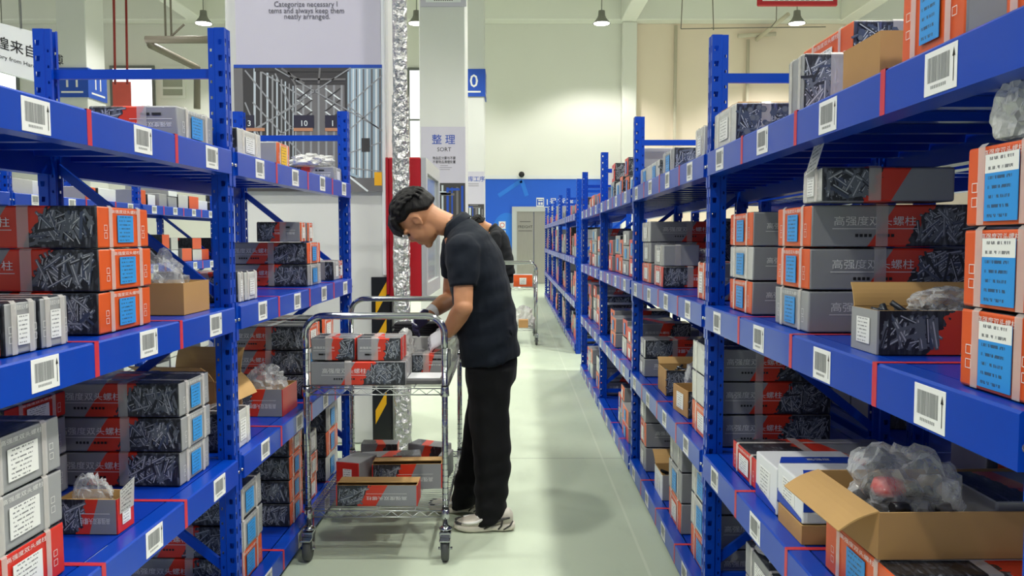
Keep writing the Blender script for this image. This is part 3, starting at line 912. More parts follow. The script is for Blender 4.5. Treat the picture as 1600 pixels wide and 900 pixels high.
def post_mesh(h):
    bm = bmesh.new(); Z = Vector((0, 0, 1)); X = Vector((1, 0, 0)); Y = Vector((0, 1, 0))
    hw = PW / 2
    # aisle face (-x) as two strips with a rolled groove between
    g = 0.005
    perf(bm, Vector((0, hw, 0)), -Y, Z, hw - g, h, (hw - g) * .5, 0.0035, 0.0055, 0.012, 0.05, 0.03)
    perf(bm, Vector((0, -g, 0)), -Y, Z, hw - g, h, (hw - g) * .5, 0.0035, 0.0055, 0.012, 0.05, 0.03)
    face(bm, [(0, g, 0), (0.006, 0, 0), (0.006, 0, h), (0, g, h)]); face(bm, [(0.006, 0, 0), (0, -g, 0), (0, -g, h), (0.006, 0, h)])
    # sides: slot strip, step, bolt-hole strip
    s1, s2 = 0.032, 0.004
    for sg in (1, -1):
        y = hw * sg
        if sg < 0:
            perf(bm, Vector((0, y, 0)), X, Z, s1, h, s1 * .45, 0.0055, 0.0075, 0.0085, 0.05, 0.03)
            perf(bm, Vector((s1 + s2, y + s2, 0)), X, Z, PD - s1 - s2, h, 0.010, 0.003, 0.003, 0.0045, 0.05, 0.055)
        else:
            perf(bm, Vector((s1, y, 0)), -X, Z, s1, h, s1 * .55, 0.0055, 0.0075, 0.0085, 0.05, 0.03)
            perf(bm, Vector((PD, y - s2, 0)), -X, Z, PD - s1 - s2, h, 0.009, 0.003, 0.003, 0.0045, 0.05, 0.055)
        a, b = (s1, y), (s1 + s2, y - s2 * sg)
        f = [(a[0], a[1], 0), (b[0], b[1], 0), (b[0], b[1], h), (a[0], a[1], h)]
        face(bm, f if sg < 0 else f[::-1])
        # return lip
        y2 = y - s2 * sg
        f = [(PD, y2, 0), (PD, y2 - 0.012 * sg, 0), (PD, y2 - 0.012 * sg, h), (PD, y2, h)]
        face(bm, f if sg < 0 else f[::-1])
    bx(bm, (0.006, -hw + .003, 0), (PD, hw - .003, 0.004))
    return mesh(bm, 'upright', [M_blue])

def beam_mesh(L, tape=False):
    """local: x inward, y along, z down from the deck edge; open C profile with lip"""
    bm = bmesh.new(); t = 0.002
    pr = [(-0.013, -0.078), (-0.013, -0.004), (-0.009, 0.0), (0.036, 0.0), (0.036, -0.016), (0.040, -0.016), (0.040, -0.078)]
    loft(bm, [[Vector((x, 0, z)) for x, z in pr], [Vector((x, L, z)) for x, z in pr]])
    for f in bm.faces: f.smooth = False
    # hooked end connectors and their pins
    for y0, y1 in ((-0.022, 0.0), (L, L + 0.022)):
        bx(bm, (-0.0045, y0, -0.115), (-0.0015, y1, 0.012), 0)
        yc = (y0 + y1) / 2
        for z in (-0.045, ):
            tube(bm, [(-0.0045, yc, z), (-0.012, yc, z)], 0.0055, 8, 1)
    return mesh(bm, 'beam', [M_blue, M_steel])

def deck_mesh(L):
    bm = bmesh.new(); n = 3
    x0, x1 = 0.042, DEP - 0.042
    for i in range(n):
        a, b = L * i / n + 0.001, L * (i + 1) / n - 0.001
        bx(bm, (x0, a, -0.004), (x1, b, -0.001))
        for k in range(3):
            c = a + (b - a) * (k + .5) / 3
            bx(bm, (x0, c - 0.016, -0.026), (x1, c + 0.016, -0.0045))
    return mesh(bm, 'shelf_deck', [M_deck])

def brace_mesh(p, q, w=0.028, t=0.014):
    bm = bmesh.new(); p = Vector(p); q = Vector(q); d = (q - p).normalized(); n = Vector((d.z, 0, -d.x)) * (w / 2); y = Vector((0, t / 2, 0))
    c = [p + n + y, p - n + y, p - n - y, p + n - y]; e = [q + n + y, q - n + y, q - n - y, q + n - y]
    loft(bm, [c, e])
    for f in bm.faces: f.smooth = False
    return mesh(bm, 'frame_brace', [M_blue])

def label_mesh():
    """shelf ticket: white card, barcode, printed line, up arrow; lies in x (reading) / y (up)"""
    bm = bmesh.new(); w, h = 0.092, 0.066
    bevbx(bm, (-w / 2, -h / 2, -0.0006), (w / 2, h / 2, 0.0006), 0.0005, 1, 0)
    rr = random.Random(3); x = -0.036
    z = 0.0009
    while x < 0.026:
        b = rr.choice((0.0012, 0.002, 0.003)); face(bm, [(x, -0.014, z), (x + b, -0.014, z), (x + b, 0.024, z), (x, 0.024, z)], 1); x += b + rr.choice((0.0005, 0.0007, 0.0012))
    for k in range(9): face(bm, [(-0.026 + k * .005, -0.024, z), (-0.0228 + k * .005, -0.024, z), (-0.0228 + k * .005, -0.019, z), (-0.026 + k * .005, -0.019, z)], 1)
    face(bm, [(0.0365, -0.023, z), (0.0385, -0.023, z), (0.0385, 0.015, z), (0.0365, 0.015, z)], 2)
    face(bm, [(0.0335, 0.013, z), (0.0415, 0.013, z), (0.0375, 0.026, z)], 2)
    return mesh(bm, 'barcode_label', [M_lab_w, M_lab_g, M_ink])
def tape_mesh():
    bm = bmesh.new(); w = 0.009
    bx(bm, (-0.0138, -w, -0.078), (-0.0132, w, 0.0005)); bx(bm, (-0.0138, -w, 0.0003), (0.036, w, 0.0008))
    bx(bm, (0.036, -w, 0.0001), (0.30, w, 0.0006))
    return mesh(bm, 'marking_tape', [M_tape])
ME_label, ME_tape = label_mesh(), tape_mesh()
ME_post = {}
def rack(side, u0, n, name, label, tiers=TW, ntick=4, bay=BAY, group=None, first_frame=0):
    k = RK[side]
    Mr = rot_for(side).to_4x4()
    def MM(u, v, w, ang=None): return Matrix.Translation(PR(side, u, v, w)) @ Mr
    root = empty(name, Matrix.Translation(PR(side, u0, 0, 0)) @ Mr)
    inv = root.matrix_basis.inverted()
    tag(root, label, 'rack', group)
    L = bay - PW - 0.004
    mb, mdk = beam_mesh(L), deck_mesh(bay - 0.01)
    m_top = brace_mesh((PD - .006, 0, 0), (DEP - PD + .006, 0, 0), 0.03, 0.016)
    dg = [brace_mesh((PD - .008, 0, 0), (DEP - PD + .008, 0, 0.42)), brace_mesh((PD - .008, 0, 0.42), (DEP - PD + .008, 0, 0))]
    sgn = k['s']           # local y points along +run for R, against it for L
    for i in range(n + 1):
        u = u0 + bay * i
        sag = (PR(side, u, 0, 0)).z
        if i >= first_frame:
            key = round(2.0 + sag, 3)
            if key not in ME_post: ME_post[key] = post_mesh(key)
            for v, fl in ((0, 1), (DEP, -1)):
                M4 = MM(u, v, -sag)
                M4 = Matrix.Translation(M4.translation) @ Mr @ (Matrix.Identity(4) if fl > 0 else Matrix.Rotation(math.pi, 4, 'Z'))
                p = link('upright', ME_post[key], root, inv @ M4)
            for z in (0.16, 1.86):
                link('frame_brace', m_top, root, inv @ MM(u, 0, z))
            for j, z in enumerate((0.22, 0.68, 1.14)):
                link('frame_brace', dg[j % 2], root, inv @ MM(u, 0, z))
        if i == n: continue
        for ti, w in enumerate(tiers):
            ys = u + PW / 2 + 0.002 if sgn > 0 else u + bay - PW / 2 - 0.002
            b = link('beam', mb, root, inv @ MM(ys, 0, w))
            Mb = MM(ys, 0, w)
            # rear beam, turned round
            yr = u + bay - PW / 2 - 0.002 if sgn > 0 else u + PW / 2 + 0.002
            Mrear = Matrix.Translation(PR(side, yr, DEP, w)) @ Mr @ Matrix.Rotation(math.pi, 4, 'Z')
            link('beam', mb, root, inv @ Mrear)
            yd = u + 0.005 if sgn > 0 else u + bay - 0.005
            link('shelf_deck', mdk, root, inv @ MM(yd, 0, w))
            if ntick:
                uend = u + bay
                sp = bay / ntick
                for q in range(ntick):
                    uu = uend - 0.19 - sp * q
                    M4 = Matrix.Translation(PR(side, uu, -0.0138, w - 0.039 + R.uniform(-.003, .003))) @ Mr @ Matrix(((0, 0, -1, 0), (-1, 0, 0, 0), (0, 1, 0, 0), (0, 0, 0, 1)))
                    o = link('barcode_label', ME_label, b, Mb.inverted() @ M4)
                    if q < ntick - 1:
                        link('marking_tape', ME_tape, b, Mb.inverted() @ MM(uend - sp * (q + 1), 0, w))
    return root
rack('R', 2.704 - BAY, 4, 'storage_rack', 'long blue rack across the aisle from the worker and his trolley')
rack('L', 2.633 - BAY, 2, 'storage_rack', 'blue two-bay rack behind the wire trolley, ending at the poster column')
rack('F', 9.15, 5, 'storage_rack', 'far blue rack run leading to the lift doors')
rack('B', 5.0 - BAY, 5, 'storage_rack', 'blue rack row seen through the gaps of the rack behind the trolley')
rack('K', 2.704 - BAY, 3, 'storage_rack', 'dark blue rack standing back to back with the rack across the aisle', ntick=0)
# ------------------------------------------------------------------ cartons
TEXT = '高强度双头螺柱'
ENDM = dict(o=M_orange, g=M_grey, r=M_red, w=M_white, c=M_card, p=M_greyw)
SIDEM = dict(print=M_print, wide=M_printw, hex=M_hex, stud=M_stud, grey=M_grey, card=M_card, white=M_white, dark=M_stud)
LABM = dict(b=M_labblue, w=M_labwhite, wb=M_labboth, y=M_labyel)
_BX = {}
def uvbox(bm, L, w, h, flip, mats_idx, seed, r=0.005):
    rr = random.Random(seed)
    fs = bx(bm, (0, -w / 2, 0), (L, w / 2, h))
    vs = {v for f in fs for v in f.verts}
    for v in vs:
        v.co += Vector((rr.uniform(0, .0025) * (1 if v.co.x < L / 2 else -1), rr.uniform(0, .002) * (1 if v.co.y < 0 else -1), -rr.uniform(0, .003) if v.co.z > h / 2 else 0))
    bmesh.ops.bevel(bm, geom=list({e for f in fs for e in f.edges}), offset=r, segments=2, affect='EDGES', profile=0.5)
    l1 = bm.loops.layers.uv.new('UVMap'); l2 = bm.loops.layers.uv.new('metres')
    bm.normal_update()
    for f in bm.faces:
        n = f.normal; c = f.calc_center_median(); a = [abs(n.x), abs(n.y), abs(n.z)]
        ax = a.index(max(a))
        f.material_index = 0 if ax == 0 else 1 if ax == 1 else 2
        f.smooth = len(f.verts) != 4 or max(a) < 0.98
        for lp in f.loops:
            p = lp.vert.co
            if ax == 1: u = p.x / L if n.y < 0 else 1 - p.x / L; v = p.z / h; m = (u * L, p.z)
            elif ax == 2: u = p.x / L; v = (p.y + w / 2) / w; u = 1 - u; m = (p.x, p.y + 3)
            else: u = (p.y + w / 2) / w; v = p.z / h; m = (p.y + 5, p.z)
            if flip and ax != 0:
                u = 1 - u
                if ax == 1: v = 1 - v
            lp[l1].uv = (u, v); lp[l2].uv = m

def stud_print(bm, w, L, h, sg, side, flip, rr, mi0=5, n=None):
    """the printed photo of studs: rods lying every way inside the stud field"""
    b0 = {'print': .61, 'wide': .66}.get(side, 0.02); sl = {'print': .16, 'wide': .15}.get(side, 0)
    y0 = (w / 2 + .0004) * sg
    area = (1 - b0) * L * h
    n = n or min(150, int(area / .00017))
    M_ = .004
    def put(pts, mi, k):
        q = []
        for u, v in pts:
            uu = u if not flip else L - u; vv = v if not flip else h - v
            x = uu if sg < 0 else L - uu
            q.append(Vector((x, y0 + sg * k * 2e-6, vv)))
        face(bm, q, mi)
    for k in range(n):
        ln = rr.uniform(.036, .068); a = rr.choice((1.2, 1.9, .7, 1.5, 2.4, .3)) + rr.gauss(0, .18); t = rr.uniform(.0027, .0042)
        d = Vector((math.cos(a), math.sin(a))) * ln / 2; m = Vector((-d.y, d.x)).normalized() * t
        v = rr.uniform(abs(d.y) + M_ + t, h - abs(d.y) - M_ - t) if h - 2 * abs(d.y) - 2 * M_ - 2 * t > 0 else h / 2
        if abs(d.y) + t > h / 2 - M_: continue
        lo = (b0 + (v / h - .5) * sl) * L + abs(d.x) * .55 + .002; hi = L - abs(d.x) - M_ - t
        if hi <= lo: continue
        c = Vector((rr.uniform(lo, hi), v))
        tone = rr.choice((2, 2, 1, 1, 1, 3) if side != 'hex' else (3, 3, 2, 3))
        put([c - d - m, c + d - m, c + d + m, c - d + m], mi0 + tone, k * 2)
        if rr.random() < .75:
            e = m * .35; put([c - d * .9 - e + m * .3, c + d * .9 - e + m * .3, c + d * .9 + e + m * .3, c - d * .9 + e + m * .3], mi0 + (0 if rr.random() < .75 else 1), k * 2 + 1)
        if side == 'hex' and k % 3 == 0:
            r = rr.uniform(.008, .013); cc = Vector((rr.uniform(b0 * L + r + M_, L - r - M_), rr.uniform(r + M_, h - r - M_)))
            put([cc + Vector((math.cos(q * math.pi / 3), math.sin(q * math.pi / 3))) * r for q in range(6)], mi0 + 3, 2 * n + k * 2)
            put([cc + Vector((math.cos(q * math.pi / 3), math.sin(q * math.pi / 3))) * r * .8 for q in range(6)], mi0 + rr.choice((1, 3, 1)), 2 * n + k * 2 + 1)

def carton_mesh(w, L, h, end, side, flip, text, endtext, seed):
    key = (round(w, 3), round(L, 3), round(h, 3), end, side, flip, text, endtext, seed % 5)
    if key in _BX: return _BX[key]
    bm = bmesh.new()
    uvbox(bm, L, w, h, flip, None, seed % 5)
    if side in ('print', 'wide') and text:
        for sg in (-1, 1):
            ex = Vector((1, 0, 0)) * (-sg); ey = Vector((0, 0, 1)); y = (w / 2 + 0.0008) * sg
            fr = 0.36 if side == 'print' else 0.30
            if flip: fr = 1 - fr; ex_, ey_ = -ex, -ey
            else: ex_, ey_ = ex, ey
            cx = L * fr if sg < 0 else L * (1 - fr)
            up = (lambda q: h * q) if not flip else (lambda q: h * (1 - q))
            tl = min(L * .46, 0.23)
            add_text(bm, TEXT, (cx, y, up(.52)), ex_, ey_, min(.24 * h, tl / 8), 3, fit=tl, res=1)
            a = Vector((cx, y, up(.42)))
            bm_ = [a - ex * tl * .52, a + ex * tl * .52, a + ex * tl * .52 + Vector((0, 0, .0016)), a - ex * tl * .52 + Vector((0, 0, .0016))]
            face(bm, bm_, 3)
            for k in range(9):
                if k == 4: continue
                c = Vector((cx, y, up(.27))) + ex * (k - 4) * tl * .055
                face(bm, [c - ex * .0035 - ey * .0035, c + ex * .0035 - ey * .0035, c + ex * .0035 + ey * .0035, c - ex * .0035 + ey * .0035], 4)
    if side in ('print', 'wide', 'stud', 'hex') and (endtext or text):
        for sg in (-1, 1): stud_print(bm, w, L, h, sg, side, flip, random.Random(seed % 5 + sg * 10 + 31))
    if endtext:
        add_text(bm, TEXT, (-0.0006, 0, h * .84), (0, -1, 0), (0, 0, 1), h * .1, 3, fit=w * .5, res=1)
        for sgy in (-.36, .36):
            for zz in (.3, .48):
                c = Vector((-0.0006, w * sgy, h * zz)); s = 0.007; t = .0012
                for q in (((-s, -s), (s, -s + t)), ((-s, s - t), (s, s)), ((-s, -s), (-s + t, s)), ((s - t, -s), (s, s))):
                    (a0, b0), (a1, b1) = q
                    face(bm, [c + Vector((0, -a0, b0)), c + Vector((0, -a1, b0)), c + Vector((0, -a1, b1)), c + Vector((0, -a0, b1))], 3)
    me = mesh(bm, 'carton', [ENDM[end], SIDEM[side], SIDEM[side] if side in ('print', 'wide') else (M_grey if side != 'card' else M_card), M_whiteink, M_ink] + M_st)
    _BX[key] = me
    return me

def plate_mesh(w, h, m, key):
    k = ('pl', round(w, 3), round(h, 3), key)
    if k in _BX: return _BX[k]
    bm = bmesh.new()
    face(bm, [(0, w / 2, -h / 2), (0, -w / 2, -h / 2), (0, -w / 2, h / 2), (0, w / 2, h / 2)], 0, [(0, 0), (1, 0), (1, 1), (0, 1)])
    bx(bm, (0.0003, -w / 2 + .0002, -h / 2 + .0002), (0.0012, w / 2 - .0002, h / 2 - .0002))
    _BX[k] = mesh(bm, 'carton_label', [m]); return _BX[k]

def strap_mesh(kind, w, L, h):
    k = ('st', kind, round(w, 3), round(L, 3), round(h, 3))
    if k in _BX: return _BX[k]
    bm = bmesh.new(); e = 0.0012
    if kind == 'long':          # lengthwise over the ends and the top
        for y in (w * .27,):
            p = [(-e, y, 0.002), (-e, y, h - .004), (.004, y, h + e), (L - .004, y, h + e), (L + e, y, h - .004), (L + e, y, .002)]
            d = 0.0085
            for a, b in zip(p, p[1:]): face(bm, [(a[0], a[1] - d, a[2]), (a[0], a[1] + d, a[2]), (b[0], b[1] + d, b[2]), (b[0], b[1] - d, b[2])])
    else:                        # round the waist
        x = L * .4; d = 0.014
        p = [(-w / 2 - e, .002), (-w / 2 - e, h - .004), (-w / 2 + .004, h + e), (w / 2 - .004, h + e), (w / 2 + e, h - .004), (w / 2 + e, .002)]
        for a, b in zip(p, p[1:]): face(bm, [(x - d, a[0], a[1]), (x + d, a[0], a[1]), (x + d, b[0], b[1]), (x - d, b[0], b[1])])
    _BX[k] = mesh(bm, 'tape_band', [M_strap]); return _BX[k]

ENDW = dict(o='orange-ended', g='grey', r='red-ended', w='white', c='brown', p='pale')
seedc = [0]
def carton(M4, w, L, h, end='g', lab='b', side='print', flip=False, text=True, straps=True, fine=True, label='', group=None, labpos=(0, .46), labsize=None, name=None):
    """one closed carton; M4 puts its front-bottom centre, x into the shelf"""
    seedc[0] += 1
    me = carton_mesh(w, L, h, end, side, flip, text, fine, seedc[0])
    o = link(name or ('bolt_carton' if side in ('print', 'wide', 'hex', 'stud', 'dark') else 'carton'), me, None, M4)
    tag(o, label, 'box', group)
    if lab:
        lw, lh = labsize or ((min(w * .3, .085), h * .66) if lab == 'b' else (min(w * .36, .1), h * .56) if lab == 'w' else (min(w * .42, .11), h * .8))
        link('carton_label', plate_mesh(lw, lh, LABM[lab], lab), o, Matrix.Translation((-0.0022, w * labpos[0], h * labpos[1])))
    if straps:
        link('tape_band', strap_mesh('long', w, L, h), o)
        link('tape_band', strap_mesh('long', w, L, h), o, Matrix.Translation((0, -w * .54, 0)))
        link('tape_band', strap_mesh('waist', w, L, h), o)
    return o

RNAME = dict(R='rack across the aisle', L='rack behind the trolley', F='rack near the lift', B='rack beyond the gap', K='rack backing the right rack')
SHELF = ['floor shelf', 'knee shelf', 'waist shelf', 'top shelf']
ORD = ['first', 'second', 'third', 'fourth', 'fifth', 'sixth', 'seventh', 'eighth', 'ninth', 'tenth']
LEVEL = {1: ['lone'], 2: ['lower', 'upper'], 3: ['bottom', 'middle', 'top'], 4: ['bottom', 'second', 'third', 'top'], 5: ['bottom', 'second', 'middle', 'fourth', 'top']}
def bayof(side, u):
    u0 = dict(R=2.704 - BAY, L=2.633 - BAY, F=9.15, B=5.0 - BAY, K=2.704 - BAY)[side]
    return int((u - u0) / BAY)
SLOT = {}
BAY0 = dict(R=2.704 - BAY, L=2.633 - BAY, F=9.15, B=5.0 - BAY, K=2.704 - BAY)
def mk(side, u, v, w, ang=0.0):
    return Matrix.Translation(PR(side, u, v, w)) @ rot_for(side).to_4x4() @ Matrix.Rotation(ang, 4, 'Z')

def stack(side, tier, items, px=None, u=None, v0=.03, L=.4, h=.1, side_='print', flip=False, straps=True, fine=True, labels=None, base=None, jit=1.0, text=True, w=None):
    """cartons piled from bottom to top. items: 'o:b' = orange end, blue label"""
    wz = TW[tier] if base is None else base
    if px: u0, u1 = ru(side, px[0], wz + .1, v0), ru(side, px[1], wz + .1, v0)
    else: u0, u1 = u
    ulo, uhi = min(u0, u1), max(u0, u1)
    u0_ = BAY0[side]
    for kf in range(-1, 8):                 # stay clear of the uprights and frame braces
        a_, b_ = u0_ + BAY * kf - .03, u0_ + BAY * kf + .03
        if ulo < b_ and uhi > a_:
            if (ulo + uhi) / 2 > (a_ + b_) / 2: uhi += max(0, min(.04, b_ - ulo)); ulo = b_
            else: ulo -= max(0, min(.04, uhi - a_)); uhi = a_
    ww = (w or (uhi - ulo)) - 0.004; uc = (ulo + uhi) / 2
    n = len(items); bay = bayof(side, uc)
    kk = (side, tier, bay); SLOT[kk] = SLOT.get(kk, 0) + 1
    z = wz + 0.0012; out = []
    for i, it in enumerate(items):
        d = dict(h=h, L=L, side=side_, flip=flip, straps=straps, fine=fine, text=text)
        if isinstance(it, dict): d.update(it); it = d.pop('k')
        e, lb = (it.split(':') + [None])[:2]
        ang = R.uniform(-.006, .006) * jit
        dv = R.uniform(0, .006) * jit
        lab = None
        if labels: lab = labels[i]
        if not lab:
            what = {'print': 'stud box', 'wide': 'stud box', 'hex': 'hex bolt box', 'stud': 'stud box', 'dark': 'stud box'}.get(d['side'], 'box')
            lev = LEVEL[n][i]
            lab = '%s %s, %s in %s pile, %s, %s bay, %s' % (ENDW[e], what, lev, ORD[SLOT[kk] - 1], SHELF[tier], ORD[bay], RNAME[side])
        grp = d.pop('group', 'stud boxes on the ' + RNAME[side])
        o = carton(mk(side, uc, v0 + dv, z, ang), ww - R.uniform(0, .003), d.pop('L'), d.pop('h') - 0.0012, e, lb, label=lab, group=grp, **d)
        hh = (items[i]['h'] if isinstance(items[i], dict) and 'h' in items[i] else h)
        z += hh
        out.append(o)
    return out

# ---- open cartons, bags, loose studs
def open_carton_mesh(w, L, h, outer, side, flip, text, endm=None):
    bm = bmesh.new(); t = 0.004
    l1 = bm.loops.layers.uv.new('UVMap'); l2 = bm.loops.layers.uv.new('metres')
    walls = [((0, -w/2, 0), (t, w/2, h), 0), ((L - t, -w/2, 0), (L, w/2, h), 0), ((t, -w/2, 0), (L - t, -w/2 + t, h), 1), ((t, w/2 - t, 0), (L - t, w/2, h), 1), ((t, -w/2 + t, 0), (L - t, w/2 - t, t), 2)]
    for lo, hi, mi in walls: bx(bm, lo, hi, mi)
    bm.normal_update()
    for f in bm.faces:
        n = f.normal; c = f.calc_center_median()
        inner = abs(c.x - L/2) < L/2 - t*.6 and abs(c.y) < w/2 - t*.6
        if inner or n.z > .5: f.material_index = 2
        for lp in f.loops:
            p = lp.vert.co
            u = p.x / L if c.y < 0 else 1 - p.x / L
            v = p.z / h
            if flip: u = 1 - u; v = 1 - v
            lp[l1].uv = (u, v); lp[l2].uv = (u * L, p.z)
    if text:
        for sg in (-1, 1):
            ex = Vector((1, 0, 0)) * (-sg); ey = Vector((0, 0, 1)); y = (w/2 + 0.0008) * sg
            fr = 0.36 if not flip else .62
            cx = L * fr if sg < 0 else L * (1 - fr)
            tl = L * .5
            a_, b_ = (ex, ey) if not flip else (-ex, -ey)
            up = (lambda q: h * q) if not flip else (lambda q: h * (1 - q))
            add_text(bm, TEXT, (cx, y, up(.55)), a_, b_, .2 * h, 3, fit=tl, res=1)
            c = Vector((cx, y, up(.42)))
            face(bm, [c - ex * tl * .5, c + ex * tl * .5, c + ex * tl * .5 + Vector((0, 0, .0014)), c - ex * tl * .5 + Vector((0, 0, .0014))], 3)
    if side in ('print', 'wide', 'stud', 'hex'):
        for sg in (-1, 1): stud_print(bm, w, L, h, sg, side, flip, random.Random(int(w * 1000) + sg), 4)
    return mesh(bm, 'open_carton', [ENDM[outer], SIDEM[side], M_cardin, M_whiteink] + M_st)

def flap_mesh(a, b, m=None, th=0.003):
    """thin board hinged on the x axis: a long, b deep (along +y)"""
    bm = bmesh.new(); n = 6
    rings = []
    for i in range(n + 1):
        y = b * i / n; z = 0.012 * math.sin(math.pi * i / n) * b / 0.1 * .5
        rings.append([Vector((-a/2, y, z)), Vector((a/2, y, z)), Vector((a/2, y, z + th)), Vector((-a/2, y, z + th))])
    loft(bm, rings)
    for f in bm.faces: f.smooth = False
    return mesh(bm, 'flap', [m or M_cardin])

def open_carton(M4, w, L, h, outer='g', side='print', flip=False, text=True, lab=None, label='', flaps=(), fill=None, group=None, labrot=0, name='open_carton'):
    o = link(name, open_carton_mesh(w, L, h, outer, side, flip, text), None, M4); tag(o, label, 'box', group)
    if lab: link('carton_label', plate_mesh(min(w * .5, .09), h * .6, LABM[lab], lab), o, Matrix.Translation((-0.0022, 0, h * .5)))
    for e, ang, dep in flaps:
        if e == 'front': m = Matrix.Translation((0.002, 0, h)) @ Matrix.Rotation(math.pi / 2, 4, 'Z'); a = w
        elif e == 'back': m = Matrix.Translation((L - .002, 0, h)) @ Matrix.Rotation(-math.pi / 2, 4, 'Z'); a = w
        elif e == 'near': m = Matrix.Translation((L / 2, -w / 2 + .002, h)) @ Matrix.Rotation(math.pi, 4, 'Z'); a = L
        else: m = Matrix.Translation((L / 2, w / 2 - .002, h)); a = L
        link('flap', flap_mesh(a * .98, dep), o, m @ Matrix.Rotation(ang, 4, 'X'))
    return o

def studs(M4, L, w, h, n, label, seed=1, r=0.006, ln=0.07, m=None):
    """loose heap of studs: one uncountable mass"""
    bm = bmesh.new(); rr = random.Random(seed)
    for i in range(n):
        c = Vector((rr.uniform(ln * .4, L - ln * .4), rr.uniform(-w/2 + ln * .35, w/2 - ln * .35), rr.uniform(r, h)))
        d = Vector((rr.gauss(0, 1), rr.gauss(0, .6), rr.gauss(0, .35))).normalized() * (ln / 2)
        tube(bm, [c - d, c + d], r, 6, rr.randrange(2))
    o = build('loose_studs', bm, [m or plain('dark stud', (58, 62, 68), 0.35, 0.6), plain('stud', (92, 98, 106), 0.3, 0.7)], None, M4)
    return tag(o, label, 'bolts', kind='stuff')

def bag(center, r, label, seed=1, m=None, rot=0.0, name='plastic_bag', rough=1.0, squash=0.35, group=None):
    """crumpled film bag: sharp creases between flat facets, flat underside"""
    bm = bmesh.new(); rr = random.Random(seed)
    bmesh.ops.create_icosphere(bm, subdivisions=4, radius=1.0)
    off = Vector((rr.uniform(0, 50), rr.uniform(0, 50), rr.uniform(0, 50)))
    # film pulled between a few random peaks
    pk_ = [Vector((rr.gauss(0, 1), rr.gauss(0, 1), rr.gauss(.3, .8))).normalized() for _ in range(26)]
    amp = [rr.uniform(.78, 1.18) for _ in pk_]
    for v in bm.verts:
        p = v.co.normalized()
        ds = sorted(((p - q).length, a) for q, a in zip(pk_, amp))[:3]
        f = sum(a / (d + .05) for d, a in ds) / sum(1 / (d + .05) for d, a in ds) - .16 * (ds[1][0] - ds[0][0] < .12)
        f *= 1 + rough * (0.14 * noise.noise(p * 2.4 + off) + 0.10 * (abs(noise.noise(p * 6 + off)) - .2) + .05 * noise.noise(p * 15 + off))
        q = p * f
        if q.z < -squash: q.z = -squash + (q.z + squash) * 0.08
        v.co = Vector((q.x * r[0], q.y * r[1], q.z * r[2]))
    zmin = min(v.co.z for v in bm.verts)
    for v in bm.verts: v.co.z -= zmin
    o = build(name, bm, [m or M_bag], None, Matrix.Translation(center) @ Matrix.Rotation(rot, 4, 'Z'), smooth=0.5)
    return tag(o, label, 'bag', group)

def merge_stuff(objs, name, label, cat):
    """cartons beyond the three hundred nearest: one mass"""
    bm = bmesh.new(); mats = []
    for o in objs:
        me = o.data.copy(); me.transform(o.matrix_basis)
        idx = []
        for m_ in me.materials:
            if m_ not in mats: mats.append(m_)
            idx.append(mats.index(m_))
        n0 = len(bm.faces); bm.from_mesh(me); bm.faces.ensure_lookup_table()
        for f in bm.faces[n0:]: f.material_index = idx[f.material_index] if f.material_index < len(idx) else 0
        bpy.data.meshes.remove(me)
        bpy.data.objects.remove(o)
    return tag(build(name, bm, mats), label, cat, kind='stuff')
# ------------------------------------------------------------------ cartons on the rack across the aisle, first bay
G = 'stud boxes on the '
# waist shelf
stack('R', 2, ['o:b', 'p:b', 'o:b'], (1137, 1173), v0=.03, L=.32, h=.1, labels=['orange-ended stud box at the bottom of the pile beside the tall blue upright', 'film-wrapped pale-ended stud box in the middle of the pile beside the tall upright', 'orange-ended stud box on top of the pile beside the tall blue upright'])
B = stack('R', 2, ['g:b', 'o:b', 'o:b'], (1210, 1263), v0=.03, L=.41, h=.1, labels=['grey-ended long stud box at the bottom of the three with readable white calligraphy', 'orange-ended long stud box in the middle of the three with white calligraphy', 'orange-ended long stud box on top of the three, under a dusty grey carton'])
carton(mk('R', (ru('R', 1250, 1.45, .03) + ru('R', 1287, 1.45, .03)) / 2, .03, 1.103 + .303), .115, .3, .078, 'p', 'w', 'print', True, False, label='dusty film-wrapped carton with a loose paper ticket, lying on the readable long boxes', group=None)
bm = bmesh.new(); face(bm, [(0, .035, 0), (0, -.035, .012), (.02, -.04, .085), (.018, .03, .07)], 0, [(0, 0), (1, 0), (1, 1), (0, 1)]); bmesh.ops.solidify(bm, geom=list(bm.faces), thickness=.001)
tag(build('paper_ticket', bm, [M_labwhite], None, mk('R', ru('R', 1272, 1.47, .028), .02, 1.103 + .303 + .062)), 'white paper ticket sticking up from the dusty wrapped carton', 'ticket')
open_carton(mk('R', (ru('R', 1330, 1.15, .03) + ru('R', 1371, 1.15, .03)) / 2, .03, 1.1042), .115, .3, .083, 'g', 'print', True, False, 'w', 'open grey-ended stud box alone before the orange pile on the waist shelf', flaps=[('far', 1.2, .05)])
uo = ru('R', 1350, 1.15, .03)
studs(mk('R', uo, .04, 1.1042 + .006), .27, .1, .07, 90, 'loose studs filling the open grey-ended box on the waist shelf', 4)
bag(PR('R', uo + .0, .19, 1.1042 + .078), (.07, .055, .035), 'clear film lying over the open grey-ended box on the waist shelf', 5)
stack('R', 2, ['o:wb', 'o:wb', 'o:wb'], u=(1.19, 1.003), v0=.012, L=.3, h=.117, labels=['big orange-ended box with white and blue label, bottom of the edge-of-frame pile', 'big orange-ended box with white and blue label, middle of the three-high orange pile', 'big orange-ended box with white and blue label, top of the three-high orange pile'])
bag(PR('R', 1.10, .045, 1.103 + .3525), (.034, .05, .075), 'clear bag heaped on the big orange pile', 8, M_bagw)
